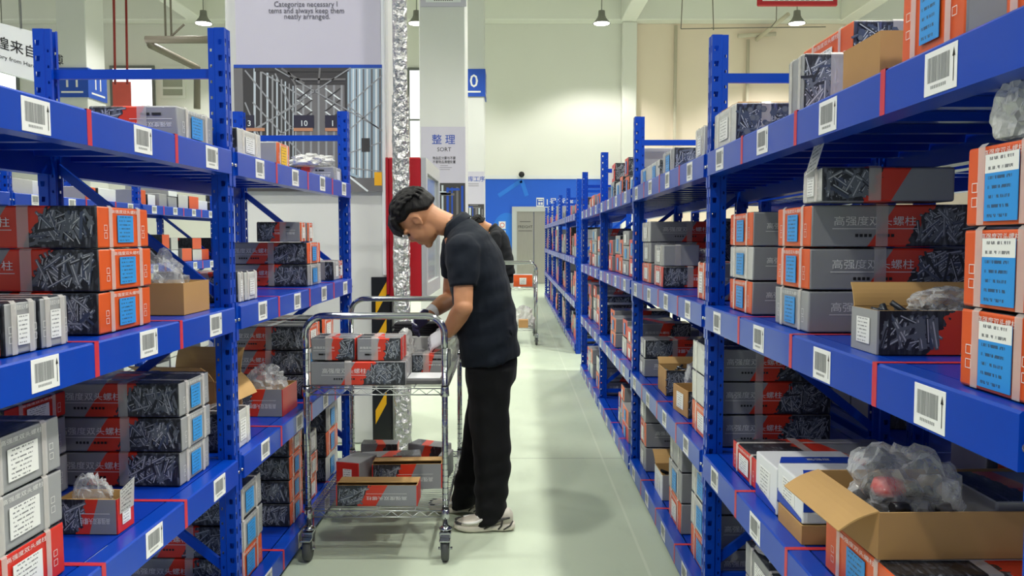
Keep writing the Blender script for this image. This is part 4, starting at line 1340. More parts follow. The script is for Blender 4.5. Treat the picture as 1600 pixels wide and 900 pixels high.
# top shelf
stack('R', 3, [{'k': 'p:w', 'side': 'hex'}], u=(2.40, 2.67), v0=.0, L=.225, h=.118, labels=['film-wrapped pale-ended box printed with blue hex bolts on the top shelf'])
o = bpy.context.scene.objects
bm = bmesh.new(); bevbx(bm, (0, -.09, 0), (.2, .09, .004), .001, 1)
tag(build('cardboard_sheet', bm, [M_card], None, mk('R', 2.535, .02, 1.613 + .122, .03)), 'brown cardboard sheet lying on the hex bolt box', 'cardboard')
stack('R', 3, [{'k': 'g:w', 'h': .14}, {'k': 'o:w', 'side': 'hex', 'h': .15}], (1250, 1327), v0=.235, L=.3, labels=['grey box under the orange-ended hex bolt box on the top shelf', 'orange-ended hex bolt box with white label, set back on the top shelf'])
stack('R', 3, [{'k': 'g:', 'side': 'stud', 'straps': True}], u=(1.875, 1.99), v0=.015, L=.19, h=.14, labels=['stud-printed box in front of the orange-ended box on the top shelf'], fine=False)
# battered brown carton
open_carton(mk('R', (ru('R', 1317, 1.66, .012) + ru('R', 1376, 1.66, .012)) / 2, .012, 1.6142), .165, .075, .084, 'c', 'card', False, False, None, 'battered empty brown carton on the top shelf above the red tape mark', flaps=[])
stack('R', 3, ['o:b'], (1406, 1512), v0=.012, L=.3, h=.165, labels=['orange-ended box with blue label, topmost at the edge of the top shelf'])
stack('R', 3, ['o:w'], u=(1.115, 1.003), v0=.012, L=.3, h=.16, labels=['orange-ended box cut by the picture edge on the top shelf'])
# knee shelf
stack('R', 1, ['r:w'], (1142, 1182), v0=.04, L=.46, h=.092, labels=['red-ended long stud box behind the two white and blue cartons'])
def wb_carton(M4, w, L, h, label):
    bm = bmesh.new(); bevbx(bm, (0, -w/2, 0), (L, w/2, h), .004, 2, 0)
    e = .0012
    for sg in (-1,):
        y = (w/2 + e) * sg
        face(bm, [(.002, y, h * .3), (L - .002, y, h * .3), (L - .002, y, h * .6), (.002, y, h * .6)], 1)
        face(bm, [(.012, y - .0004, .006), (L * .5, y - .0004, .006), (.012, y - .0004, h * .3)], 2)
        c = Vector((L * .45, y - .0005, h * .76)); r = h * .12
        for k in range(20):
            a, b = 2 * math.pi * k / 20, 2 * math.pi * (k + 1) / 20
            P_ = lambda t, q: c + Vector((math.cos(t) * q, 0, math.sin(t) * q))
            face(bm, [P_(a, r), P_(b, r), P_(b, r * .82), P_(a, r * .82)], 3)
        add_text(bm, 'YJ', c - Vector((0, .0002, r * .3)), (1, 0, 0), (0, 0, 1), r * .9, 3)
        for s in (-1, 1): face(bm, [c + Vector((s * r * 1.3 - .004, 0, -r)), c + Vector((s * r * 1.3 + .004, 0, -r)), c + Vector((s * r * 1.3 + .004, 0, -r + .006)), c + Vector((s * r * 1.3 - .004, 0, -r + .006))], 3)
    z = h + e
    face(bm, [(L * .1, -w * .22, z), (L * .98, -w * .22, z), (L * .98, w * .12, z), (L * .2, w * .12, z)], 1)
    add_text(bm, '高强度', (L * .58, -w * .08, z + .0006), (1, 0, 0), (0, 1, 0), w * .12, 0, True)
    face(bm, [(-e, w/2 - .003, .003), (-e, -w/2 + .003, .003), (-e, -w/2 + .003, h * .12), (-e, w/2 - .003, h * .3)], 1)
    o = build('white_carton', bm, [M_white, M_cblue, plain('grey print', (196, 198, 200), .4, var=0), M_ink], None, M4)
    link('carton_label', plate_mesh(w * .5, h * .55, M_labwhite, 'w'), o, Matrix.Translation((-.0012, w * .04, h * .5)))
    return tag(o, label, 'box', 'white and blue cartons')
wb_carton(mk('R', (ru('R', 1181, .66, .035) + ru('R', 1213, .66, .035)) / 2, .035, .5982), abs(ru('R', 1181, .66, .035) - ru('R', 1213, .66, .035)), .24, .125, 'white and blue carton standing next to the red-ended long box')
u_a, u_b = ru('R', 1217, .7, .035), ru('R', 1256, .7, .035)
open_carton(mk('R', (u_a + u_b) / 2 - .01, .03, .5982), .17, .22, .046, 'c', 'card', False, False, None, 'flat brown tray under the white and blue carton')
wb_carton(mk('R', (u_a + u_b) / 2, .032, .5982 + .0475), abs(u_a - u_b), .2, .098, 'white and blue carton set on a flat brown tray')
stack('R', 1, ['o:b'], u=(1.405, 1.735), v0=.03, L=.46, h=.118, labels=['orange-ended box with blue label under the open brown carton'])
zb = .597 + .121
open_carton(mk('R', 1.615, .03, zb, .03), .285, .47, .09, 'c', 'card', False, False, None, 'large open brown carton with folded-out flaps holding a bag of black fittings',
            flaps=[('front', -.45, .085)])
carton(mk('R', 1.60, .27, zb + .006), .2, .2, .1, 'g', None, 'print', False, False, False, False, label='grey carton standing inside the large open brown carton')
# black fittings + red cap in a clear bag
bm = bmesh.new(); rr = random.Random(5)
for i in range(70):
    c = Vector((rr.uniform(.02, .17), rr.uniform(-.09, .09), rr.uniform(.012, .075)))
    d = Vector((rr.gauss(0, 1), rr.gauss(0, 1), rr.gauss(0, .5))).normalized() * .016
    tube(bm, [c - d, c + d], rr.uniform(.008, .013), 6)
tag(build('black_fittings', bm, [plain('black fitting', (26, 26, 30), .35)], None, mk('R', 1.61, .055, zb + .006)), 'heap of small black fittings in the bag in the brown carton', 'fittings', kind='stuff')
bm = bmesh.new(); lathe(bm, [(0.001, .0), (.03, 0), (.034, .012), (.028, .03), (.001, .036)], 16)
tag(build('red_fitting', bm, [plain('red plastic', (214, 40, 34), .35)], None, mk('R', 1.6, .11, zb + .085)), 'red plastic fitting showing through the clear bag in the brown carton', 'fitting')
bag(PR('R', 1.61, .155, zb + .012), (.115, .105, .135), 'crumpled clear bag bulging out of the large open brown carton', 11)
# floor shelf: bag seen under the knee shelf, on dark boxes
stack('R', 0, ['g:w', 'g:w', 'g:w'], u=(2.08, 2.4), v0=.05, L=.4, h=.1, fine=False)
bag(PR('R', 2.24, .16, .105 + .302), (.13, .12, .09), 'clear crumpled bag on the dark boxes of the floor shelf, by the tall upright', 13)
stack('R', 0, ['g:b', 'g:b', 'o:b'], u=(1.55, 1.85), v0=.05, L=.4, h=.11, fine=False)

# ---- rack across the aisle, second bay
stack('R', 3, ['p:w'], (1086, 1101), v0=.03, L=.3, h=.125)
stack('R', 3, [{'k': 'g:b', 'side': 'stud'}], (1033, 1051), v0=.03, L=.3, h=.115)
stack('R', 3, [{'k': 'p:b', 'side': 'stud'}], (1014, 1031), v0=.03, L=.25, h=.095)
stack('R', 3, ['p:b'], (999, 1013), v0=.03, L=.3, h=.095)
stack('R', 2, ['o:w', 'g:w', 'p:w'], (1002, 1015), v0=.03, L=.5, h=.106)
stack('R', 2, [{'k': 'r:w', 'side': 'print', 'flip': True}, {'k': 'g:w', 'L': .17, 'side': 'grey'}], (1021, 1035), v0=.03, L=.32, h=.1)
bag(PR('R', ru('R', 1028, 1.2), .275, 1.103 + .102), (.075, .1, .06), 'clear bag over the stud-printed box, waist shelf, second bay', 21, M_bagw)
stack('R', 2, ['o:w'], (1087, 1101), v0=.03, L=.25, h=.14)
stack('R', 1, ['g:w', {'k': 'p:w', 'flip': True}], (998, 1006), v0=.03, L=.4, h=.1)
open_carton(mk('R', 3.80, .05, .5982), .2, .2, .12, 'c', 'stud', False, False, None, 'stud-printed open carton with a brown rim, knee shelf, second bay', flaps=[('far', .6, .05)])
studs(mk('R', 3.80, .06, .604), .18, .16, .11, 60, 'studs standing in the brown-rimmed open carton, knee shelf', 6)
open_carton(mk('R', 3.32, .04, .5982, .1), .2, .24, .11, 'c', 'stud', False, False, 'w', 'small brown open carton with white label, knee shelf, second bay')
bag(PR('R', 3.55, .2, .599), (.09, .09, .15), 'cloudy bag standing behind the small brown open carton', 22, M_bag)
stack('R', 1, ['o:w', 'p:', 'p:'], u=(2.76, 3.07), v0=.03, L=.42, h=.116)
stack('R', 0, ['g:w', 'o:w', 'g:w'], (999, 1008), v0=.03, L=.4, h=.13)
open_carton(mk('R', 3.78, .035, .1062), .2, .26, .12, 'w', 'grey', False, False, 'w', 'white-ended open carton of black fittings, floor shelf, second bay', flaps=[('far', .5, .1)])
studs(mk('R', 3.78, .045, .112), .24, .18, .09, 60, 'black fittings in the white-ended open carton on the floor shelf', 8, .009, .05)
stack('R', 0, ['o:w', 'g:b', 'g:'], (1044, 1063), v0=.03, L=.4, h=.13)
stack('R', 0, ['o:b', 'p:b', 'p:b'], u=(2.76, 3.06), v0=.03, L=.42, h=.125)

# ------------------------------------------------------------------ rack behind the trolley, first bay
stack('L', 3, [{'k': 'g:b', 'side': 'wide', 'flip': True}], (277, 334), v0=.03, L=.26, h=.098, labels=['grey-ended box with blue label alone on the top shelf by the blue upright'])
stack('L', 2, ['o:b', 'o:b', 'o:b'], (157, 239), v0=.03, L=.44, h=.102, side_='wide', labels=['orange-ended stud box at the bottom of the pile beside the brown carton', 'orange-ended stud box in the middle of the pile beside the brown carton', 'orange-ended stud box on top of the pile beside the brown carton'])
stack('L', 2, ['g:w'], (63, 108), v0=.03, L=.4, h=.108, labels=['low grey box with white label next to the orange-ended pile'])
stack('L', 2, ['g:w'], (9, 62), v0=.03, L=.4, h=.108, labels=['low grey box with white label beside the cut-off orange box'])
stack('L', 2, ['o:w'], (-60, 8), v0=.03, L=.4, h=.1, labels=['orange-ended low box cut off by the picture edge on the waist shelf'])
uc = (ru('L', 286, 1.15, .04) + ru('L', 328, 1.15, .04)) / 2; cw = abs(ru('L', 286, 1.15, .04) - ru('L', 328, 1.15, .04)) - .01
open_carton(mk('L', uc, .04, 1.1042), cw, .22, .094, 'c', 'card', False, False, None, 'brown cardboard carton full of film by the blue upright', flaps=[('front', -2.6, .03)])
bag(PR('L', uc, .15, 1.1042 + .02), (.09, .085, .12), 'clear crumpled film rising out of the brown cardboard carton', 31)
bag(PR('L', uc + .0, .33, 1.104), (.09, .08, .2), 'clear film bag behind the brown cardboard carton', 32)
# knee shelf
stack('L', 1, ['g:b', 'g:b', 'g:b'], (284, 331), v0=.046, L=.42, h=.103, labels=['grey-ended stud box at the bottom of the knee-shelf pile with blue labels', 'grey-ended stud box in the middle of the knee-shelf pile with blue labels', 'grey-ended stud box on top of the knee-shelf pile with blue labels'])
stack('L', 1, ['r:w', 'g:w', 'g:w'], u=(1.73, 1.46), v0=.05, L=.4, h=.117, labels=['red-ended box at the bottom of the big cut-off pile', 'large grey box with white label, middle of the big cut-off pile', 'large grey box with white label, top of the big cut-off pile'])
us = (ru('L', 184, .64, .045) + ru('L', 209, .64, .045)) / 2
open_carton(mk('L', us, .045, .5982), abs(ru('L', 184, .64, .045) - ru('L', 209, .64, .045)), .15, .088, 'r', 'print', True, True, 'w', 'small open red-ended box holding a bag, before the grey pile', flaps=[])
bm = bmesh.new(); face(bm, [(0, .035, 0), (0, -.035, .0), (-.004, -.035, .075), (-.002, .035, .06)], 0, [(0, 0), (1, 0), (1, 1), (0, 1)]); bmesh.ops.solidify(bm, geom=list(bm.faces), thickness=.001)
tag(build('paper_ticket', bm, [M_labwhite], None, mk('L', us, .042, .597 + .05)), 'white paper ticket stuck up on the small open red-ended box', 'ticket')
bag(PR('L', us, .13, .597 + .03), (.055, .036, .085), 'clear bag in the small open red-ended box', 33)
stack('L', 1, [{'k': 'g:', 'h': .11}, {'k': 'g:', 'h': .11}, {'k': 'r:w', 'h': .075}], u=(2.02, 2.30), v0=.37, L=.22, labels=['grey box at the back of the knee shelf, bottom of its pile', 'grey box at the back of the knee shelf, under the small red-ended box', 'small red-ended stud box at the back, just under the waist shelf beam'])

# ---- second bay
stack('L', 3, ['p:w'], (372, 410), v0=.03, L=.3, h=.1)
stack('L', 3, ['o:y'], (434, 455), v0=.03, L=.25, h=.1, side_='grey')
stack('L', 3, [{'k': 'g:w', 'flip': True}], (524, 536), v0=.03, L=.28, h=.08, side_='wide')
bag(PR('L', ru('L', 530, 1.68), .17, 1.613 + .083), (.12, .13, .05), 'pale film heaped on the flat box, top shelf by the poster', 34, M_bagw)
stack('L', 2, ['g:b', 'o:b'], (482, 503), v0=.03, L=.42, h=.101)
stack('L', 2, [{'k': 'o:w', 'h': .09}], (471, 480), v0=.04, L=.2, base=1.103 + .2036, flip=True, labels=['small orange-ended box, first of two on the waist-shelf pile by the trolley'])
stack('L', 2, [{'k': 'o:w', 'h': .09}], (481, 490), v0=.04, L=.2, base=1.103 + .2036, flip=True, labels=['small orange-ended box, second of two on the waist-shelf pile by the trolley'])
stack('L', 2, [{'k': 'g:w', 'side': 'stud'}], (522, 531), v0=.03, L=.15, h=.1)
stack('L', 2, ['o:w'], (532, 539), v0=.03, L=.15, h=.1)
stack('L', 2, ['p:w'], (384, 405), v0=.03, L=.3, h=.107)
stack('L', 2, ['p:w'], (374, 383), v0=.03, L=.3, h=.107)
stack('L', 1, ['o:b', 'g:b', 'o:w'], (479, 502), v0=.03, L=.42, h=.11)
stack('L', 1, ['o:b', 'g:b', 'o:w'], (506, 524), v0=.03, L=.42, h=.11)
uq = (ru('L', 441, .65) + ru('L', 465, .65)) / 2
open_carton(mk('L', uq, .03, .5982), .2, .22, .112, 'r', 'print', True, True, None, 'open red-ended box under a clear bag, knee shelf behind the trolley')
bag(PR('L', uq, .14, .597 + .05), (.1, .085, .11), 'clear bag in the open red-ended box, knee shelf behind the trolley', 35)
open_carton(mk('L', 3.02, .17, .5982, -.1), .22, .28, .2, 'c', 'card', False, False, None, 'open brown carton with raised flaps beside the second upright', flaps=[('front', -.9, .1), ('far', .6, .12), ('near', 1.2, .1)])
stack('L', 1, ['p:w'], u=(2.69, 2.86), v0=.03, L=.3, h=.135)
stack('L', 0, ['o:b', 'g:b', 'g:b'], u=(2.7, 2.97), v0=.03, L=.42, h=.115)
stack('L', 0, ['o:b', 'o:b', 'o:b', 'o:w'], (454, 475), v0=.03, L=.42, h=.1)
stack('L', 0, ['o:w', 'o:w', 'g:w'], (483, 498), v0=.03, L=.42, h=.108)
stack('L', 0, ['p:b', 'o:b', 'g:b'], (511, 530), v0=.03, L=.42, h=.125)

# ------------------------------------------------------------------ further bays, filled the way the photo shows them
def fill(side, bay, rr, tiers=(0, 1, 2, 3), dens=1.0, fine=False, lev=(2, 3), small=False):
    u0 = dict(R=2.704 - BAY, L=2.633 - BAY, F=9.15, B=5.0 - BAY, K=2.704 - BAY)[side] + BAY * bay
    for t in tiers:
        u = u0 + .07
        while u < u0 + BAY - .2:
            w = rr.choice((.16, .2, .24, .28))
            if u + w > u0 + BAY - .04: break
            if rr.random() < .88 * dens:
                n = rr.choice((1, 1, 2)) if t == 3 else rr.choice(lev)
                h = rr.choice((.1, .115, .13)) * (0.95 if n > 2 else 1)
                its = [rr.choice(('g', 'g', 'p', 'o', 'o', 'r') if side not in 'BK' else ('g', 'g', 'p', 'o', 'g', 'r') if side == 'K' else ('p', 'p', 'w', 'w', 'o', 'g')) + ':' + rr.choice(('b', 'w', 'w', 'b')) for _ in range(n)]
                L_ = rr.choice((.3, .4))
                if small: its = [i.split(':')[0] + ':' for i in its]
                stack(side, t, its, u=(u, u + w), v0=rr.uniform(.02, .06), L=L_, h=h, straps=False, fine=False, text=not small, side_=rr.choice(('print', 'print', 'grey', 'stud')) if not small else rr.choice(('grey', 'stud', 'print')))
            u += w + rr.uniform(.005, .05)
fill('R', 2, random.Random(21))
fill('R', 3, random.Random(33))
for b in range(2): fill('F', b, random.Random(40 + b), small=True, lev=(2, 3))
for b in range(5): fill('B', b, random.Random(60 + b), tiers=(2, 3), small=True, lev=(1, 2))
_before = set(bpy.data.objects)
for b in range(2, 5): fill('F', b, random.Random(40 + b), small=True, lev=(2, 3))
merge_stuff([o for o in bpy.data.objects if o not in _before], 'far_cartons', 'mass of small stud boxes on the far rack next to the lift', 'boxes')
_before = set(bpy.data.objects)
for b in (1, 2): fill('B', b, random.Random(76 + b), tiers=(0, 1), small=True, lev=(1, 2))
for b in range(3): fill('K', b, random.Random(90 + b), tiers=(0, 1, 2), small=True, lev=(2, 3))
merge_stuff([o for o in bpy.data.objects if o not in _before], 'shaded_cartons', 'mass of boxes glimpsed in the dark behind the rack across the aisle', 'boxes')
# ------------------------------------------------------------------ wire trolley
def make_trolley(X0, X1, Y0, Y1, zt=.715, zb=.205, hh=1.013, fine=True):
    w, d = X1 - X0, Y1 - Y0
    root = empty('wire_trolley', ((X0 + X1) / 2, (Y0 + Y1) / 2, 0))
    hw, hd = w / 2, d / 2
    pr = 0.0125
    for sx in (-1, 1):
        for sy in (-1, 1):
            bm = bmesh.new()
            tube(bm, [(sx * hw, sy * hd, .13), (sx * hw, sy * hd, hh - .1)], pr, 14)
            if fine:
                z = .2
                while z < hh - .14:
                    tube(bm, [(sx * hw, sy * hd, z - .0012), (sx * hw, sy * hd, z + .0012)], pr + .0007, 14); z += .0254
            lathe(bm, [(.012, .125), (.026, .128), (.028, .134), (.018, .140), (.013, .145)], 18, 0, Matrix.Translation((sx * hw, sy * hd, 0)))
            p = build('post', bm, [M_chrome], root)
            if fine:
                for z in (zt, zb):
                    bm = bmesh.new(); lathe(bm, [(pr + .0005, z - .032), (pr + .006, z - .03), (pr + .0035, z + .006), (pr + .0005, z + .008)], 14, 0, Matrix.Translation((sx * hw, sy * hd, 0)))
                    build('collar', bm, [M_chrome], p)
                    bm = bmesh.new(); lathe(bm, [(pr + .0006, z + .009), (pr + .0014, z + .009), (pr + .0014, z + .014), (pr + .0006, z + .014)], 14, 0, Matrix.Translation((sx * hw, sy * hd, 0)))
                    build('clip_ring', bm, [M_black], p)
            # caster: plate, fork, brake pedal, wheel
            c = empty('caster', (sx * hw, sy * hd, 0)); c.parent = root
            bm = bmesh.new()
            bevbx(bm, (-.024, -.026, .1), (.024, .026, .122), .004, 2)
            for s in (-1, 1): bevbx(bm, (s * .0195 - .002, -.03, .05), (s * .0195 + .002, .02, .105), .001, 1)
            bevbx(bm, (-.022, -.062, .094), (.022, -.018, .102), .003, 2)
            tube(bm, [(-.029, -.012, .052), (.029, -.012, .052)], .006, 10)
            build('fork', bm, [M_chrome], c)
            bm = bmesh.new(); Mw = Matrix.Translation((0, -.012, .052)) @ Matrix.Rotation(math.pi / 2, 4, 'Y')
            lathe(bm, [(.02, -.0155), (.046, -.0145), (.0505, -.009), (.0515, 0), (.0505, .009), (.046, .0145), (.02, .0155)], 28, 0, Mw)
            build('wheel', bm, [M_greyrub], c)
    for sy in (-1, 1):          # bent push bars across the short sides
        bm = bmesh.new(); r = .075; y = sy * hd; pts = [(-hw, y, hh - .13)]
        for k in range(9):
            a = math.pi - k * math.pi / 16
            pts.append((-hw + r + r * math.cos(a), y, hh - r + r * math.sin(a)))
        for k in range(9):
            a = math.pi / 2 - k * math.pi / 16
            pts.append((hw - r + r * math.cos(a), y, hh - r + r * math.sin(a)))
        pts.append((hw, y, hh - .13))
        tube(bm, pts, pr + .0016, 14)
        build('push_bar', bm, [M_chrome], root)
    for z in (zt, zb):
        bm = bmesh.new(); wr = .0028; i = pr + .004
        for s in (-1, 1):
            for zz in (z, z - .026):
                tube(bm, [(-hw + i, s * hd, zz), (hw - i, s * hd, zz)], wr, 6); tube(bm, [(s * hw, -hd + i, zz), (s * hw, hd - i, zz)], wr, 6)
            n = 9; pts = [(-hw + i + (w - 2 * i) * k / (2 * n), s * hd, z - (.002 if k % 2 else .024)) for k in range(2 * n + 1)]
            tube(bm, pts, .0022, 6)
            n = 14; pts = [(s * hw, -hd + i + (d - 2 * i) * k / (2 * n), z - (.002 if k % 2 else .024)) for k in range(2 * n + 1)]
            tube(bm, pts, .0022, 6)
        n = int(d / .0245) if fine else 20
        for k in range(1, n): tube(bm, [(-hw, -hd + d * k / n, z + .0045), (hw, -hd + d * k / n, z + .0045)], .0018, 5)
        for x in (-hw * .55, 0, hw * .55): tube(bm, [(x, -hd, z + .001), (x, hd, z + .001)], .0028, 6)
        build('wire_shelf', bm, [M_wire], root)
    return root
TX0, TX1, TY0, TY1 = -.841, -.275, 3.24, 4.16
tag(make_trolley(TX0, TX1, TY0, TY1), 'chrome wire trolley with two shelves that the worker leans over', 'trolley')
ZT, ZBm = .7215, .2115
def crt(px0, px1, Y, z, w, h, **kw):
    """carton standing across the trolley, long side to the viewer"""
    x0 = W(px0, 600, Y).x; x1 = W(px1, 600, Y).x
    return carton(Matrix.Translation((x0, Y + w / 2, z)) @ Matrix.Rotation(kw.pop('ang', 0.0), 4, 'Z'), w, x1 - x0, h, straps=kw.pop('straps', True), fine=False, **kw)
TG = 'stud boxes on the trolley'
crt(484, 634, 3.272, ZT, .2, .1, end='g', lab='w', side='print', label='long stud box lying at the front of the upper trolley shelf', group=TG)
crt(486, 556, 3.285, ZT + .1015, .17, .096, end='r', lab=None, side='wide', text=True, label='short stud box on the long one, beside the push bar bend', group=TG)
crt(558, 628, 3.280, ZT + .1015, .17, .096, end='r', lab=None, side='wide', text=True, label='short stud box on the long one, nearer the worker', group=TG)
crt(643, 700, 3.58, ZT, .2, .085, end='g', lab=None, side='wide', flip=True, label='reversed stud box standing behind the paper tray on the upper trolley shelf', group=TG)
# flat tray with papers
root = empty('paper_tray', (W(664, 590, 3.37).x, 3.37, ZT + .001)); tag(root, 'dark flat tray with white papers at the front corner of the trolley', 'tray')
bm = bmesh.new(); bevbx(bm, (-.078, -.085, 0), (.078, .085, .022), .006, 2); build('tray', bm, [plain('dark grey tray', (92, 92, 92), .45)], root)
bm = bmesh.new(); bx(bm, (-.066, -.068, .0228), (.07, .074, .0242)); build('papers', bm, [M_white], root)
bag((W(650, 560, 3.62).x - .06, 3.66, ZT + .001), (.06, .07, .13), 'clear bag of parts between the boxes on the upper trolley shelf', 41, M_bagw)
bag((W(690, 560, 3.85).x, 3.93, ZT + .001), (.08, .08, .15), 'white plastic bag at the worker\'s side of the upper trolley shelf', 42, M_bagw)
bm = bmesh.new()
for i in range(5): bevbx(bm, (-.1 + R.uniform(-.01, .01), -.06, .012 * i), (.11 + R.uniform(-.01, .01), .06, .012 * i + .0118), .004, 2)
tag(build('black_pads', bm, [plain('black felt', (18, 18, 24), .85)], None, Matrix.Translation((W(652, 525, 3.86).x - .01, 3.86, .862)) ), 'stack of black pads under the worker\'s purple-palmed glove', 'pads')
bm = bmesh.new(); bevbx(bm, (-.11, -.09, 0), (.12, .09, .862 - ZT - .0015), .006, 2)
tag(build('pale_box', bm, [M_greyw], None, Matrix.Translation((W(652, 525, 3.86).x - .01, 3.88, ZT + .001))), 'pale wrapped box under the black pads on the upper shelf', 'box')

# lower shelf
def topbox(cx, cy, z, ang, w, L, h, label, tilt=0.0, **kw):
    M4 = Matrix.Translation((cx, cy, z)) @ Matrix.Rotation(ang, 4, 'Z') @ Matrix.Rotation(tilt, 4, 'Y') @ Matrix.Translation((-L / 2, 0, 0))
    return carton(M4, w, L, h, straps=False, fine=kw.pop('fine', False), label=label, group='stud boxes on the trolley', **kw)
x0 = W(525, 790, 3.275).x; x1 = W(652, 790, 3.275).x
open_carton(Matrix.Translation((x0, 3.275 + .065, ZBm)), .12, x1 - x0, .088, 'r', 'wide', True, True, None, 'open stud box with brown flap at the front of the lower trolley shelf', flaps=[('far', 3.02, .115)], group='open boxes on the lower trolley shelf')
x0 = W(580, 770, 3.49).x; x1 = W(689, 770, 3.49).x
open_carton(Matrix.Translation((x0, 3.50 + .06, ZBm)) @ Matrix.Rotation(.05, 4, 'Z'), .12, x1 - x0, .112, 'r', 'wide', True, True, None, 'second open stud box with brown flap, behind the front one on the lower shelf', flaps=[('far', 3.0, .115)], group='open boxes on the lower trolley shelf')
topbox(-.705, 3.58, ZBm, 1.25, .12, .17, .125, 'red-ended upright box at the rack side of the lower trolley shelf', end='r', lab='w', side='grey', text=False)
topbox(-.485, 3.72, ZBm, .03, .11, .26, .062, 'flat stud box just behind the second open box on the lower trolley shelf', end='r', lab=None, side='wide', text=True)
topbox(-.59, 3.86, ZBm, .16, .11, .29, .068, 'flat stud box lying askew in the middle of the lower trolley shelf', end='r', lab=None, side='print', text=True, flip=True)
topbox(-.42, 4.03, ZBm, -.42, .11, .2, .075, 'flat orange-banded box askew by the far push bar, lower trolley shelf', end='g', lab=None, side='wide', text=False)
topbox(-.68, 4.07, ZBm, .03, .1, .19, .07, 'flat stud box in the far rack-side corner of the lower trolley shelf', end='r', lab=None, side='print', text=False)
topbox(-.312, 3.72, ZBm, 1.45, .05, .13, .11, 'narrow grey box on edge by the worker, lower trolley shelf', end='g', lab=None, side='grey', text=False)

# ------------------------------------------------------------------ second trolley, further down the aisle
a, b = W(760, 520, 10.2).x, W(837, 520, 10.2).x
t2 = make_trolley(a, b, 9.9, 10.8, fine=False)
tag(t2, 'second wire trolley further down the aisle beside the other worker', 'trolley')
carton(Matrix.Translation((W(801, 470, 10.0).x, 10.1, ZT)), .24, .26, .15, 'o', 'w', 'grey', straps=False, fine=False, text=False, label='orange box on the far trolley', name='orange_carton')
for o in list(bpy.data.objects):
    if o.name.startswith('orange_carton'):
        o.matrix_basis = Matrix.Translation((W(817, 470, 10.0).x, 10.0, ZT)) @ Matrix.Rotation(math.pi / 2, 4, 'Z')
bag((W(818, 505, 10.1).x, 10.2, ZBm), (.16, .16, .17), 'cloudy film bundle on the lower shelf of the far trolley', 51, M_bagw)
bm = bmesh.new(); bevbx(bm, (-.06, -.06, 0), (.06, .06, .1), .004, 1)
tag(build('brown_carton', bm, [M_card], None, Matrix.Translation((W(820, 505, 10.1).x - .02, 9.98, ZBm))), 'small brown carton on the lower shelf of the far trolley', 'box')
# ------------------------------------------------------------------ the worker bending over the trolley
PY0 = 3.70
def Q(px, py, dy=0.0): return W(px, py, PY0 + dy)
def hand_mesh(wrist, d, back, side, name, curl=.55, spread=.1):
    """gloved hand: palm, four unequal bent fingers and a thumb leaving the palm's side near its base"""
    x = Vector(d).normalized(); z = (Vector(back) - x * Vector(back).dot(x)).normalized(); y = z.cross(x) * side
    o = Vector(wrist)
    def P(a, b, c): return o + x * a + y * b + z * c
    bm = bmesh.new()
    rings = []
    for a, hw, ht in ((-.035, .033, .031), (-.03, .0335, .0315), (-.012, .031, .026), (0, .031, .022), (.03, .039, .018), (.065, .043, .016), (.09, .041, .013), (.097, .036, .008)):
        rings.append(oval(P(a, 0, 0), y * hw, z * ht, 16, 2.4))
    loft(bm, rings)
    for k, (b, ln) in enumerate(((.031, .066), (.0105, .075), (-.0105, .070), (-.031, .054))):
        p = P(.088, b, 0); ang = curl * .5; pts = [P(.07, b, 0), p]; r = [.0105, .0102]
        for j, f in enumerate((.44, .32, .24)):
            ang += curl * (0.8 if j == 0 else 1.0)
            t = (x * math.cos(ang) - z * math.sin(ang) + y * (spread * b * 8)).normalized()
            p = p + t * ln * f; pts.append(p); r.append(.0098 - .0009 * j)
        tube(bm, pts, r, 10); ball(bm, pts[-1], (.0082,) * 3, u=10, v=6)
    pts = [P(.015, .022, -.004), P(.04, .05, -.012), P(.064, .064, -.026), P(.088, .062, -.042)]
    tube(bm, pts, [.014, .0125, .011, .0095], 10); ball(bm, pts[-1], (.0095,) * 3, u=10, v=6)
    me = fuse(bm, .0032, name, [M_glove, M_palm], 2)
    for p_ in me.polygons:
        c = p_.center - o; a = c.dot(x)
        if (p_.normal.dot(z) < -.1 and a > .012) or a > .118: p_.material_index = 1
    return me

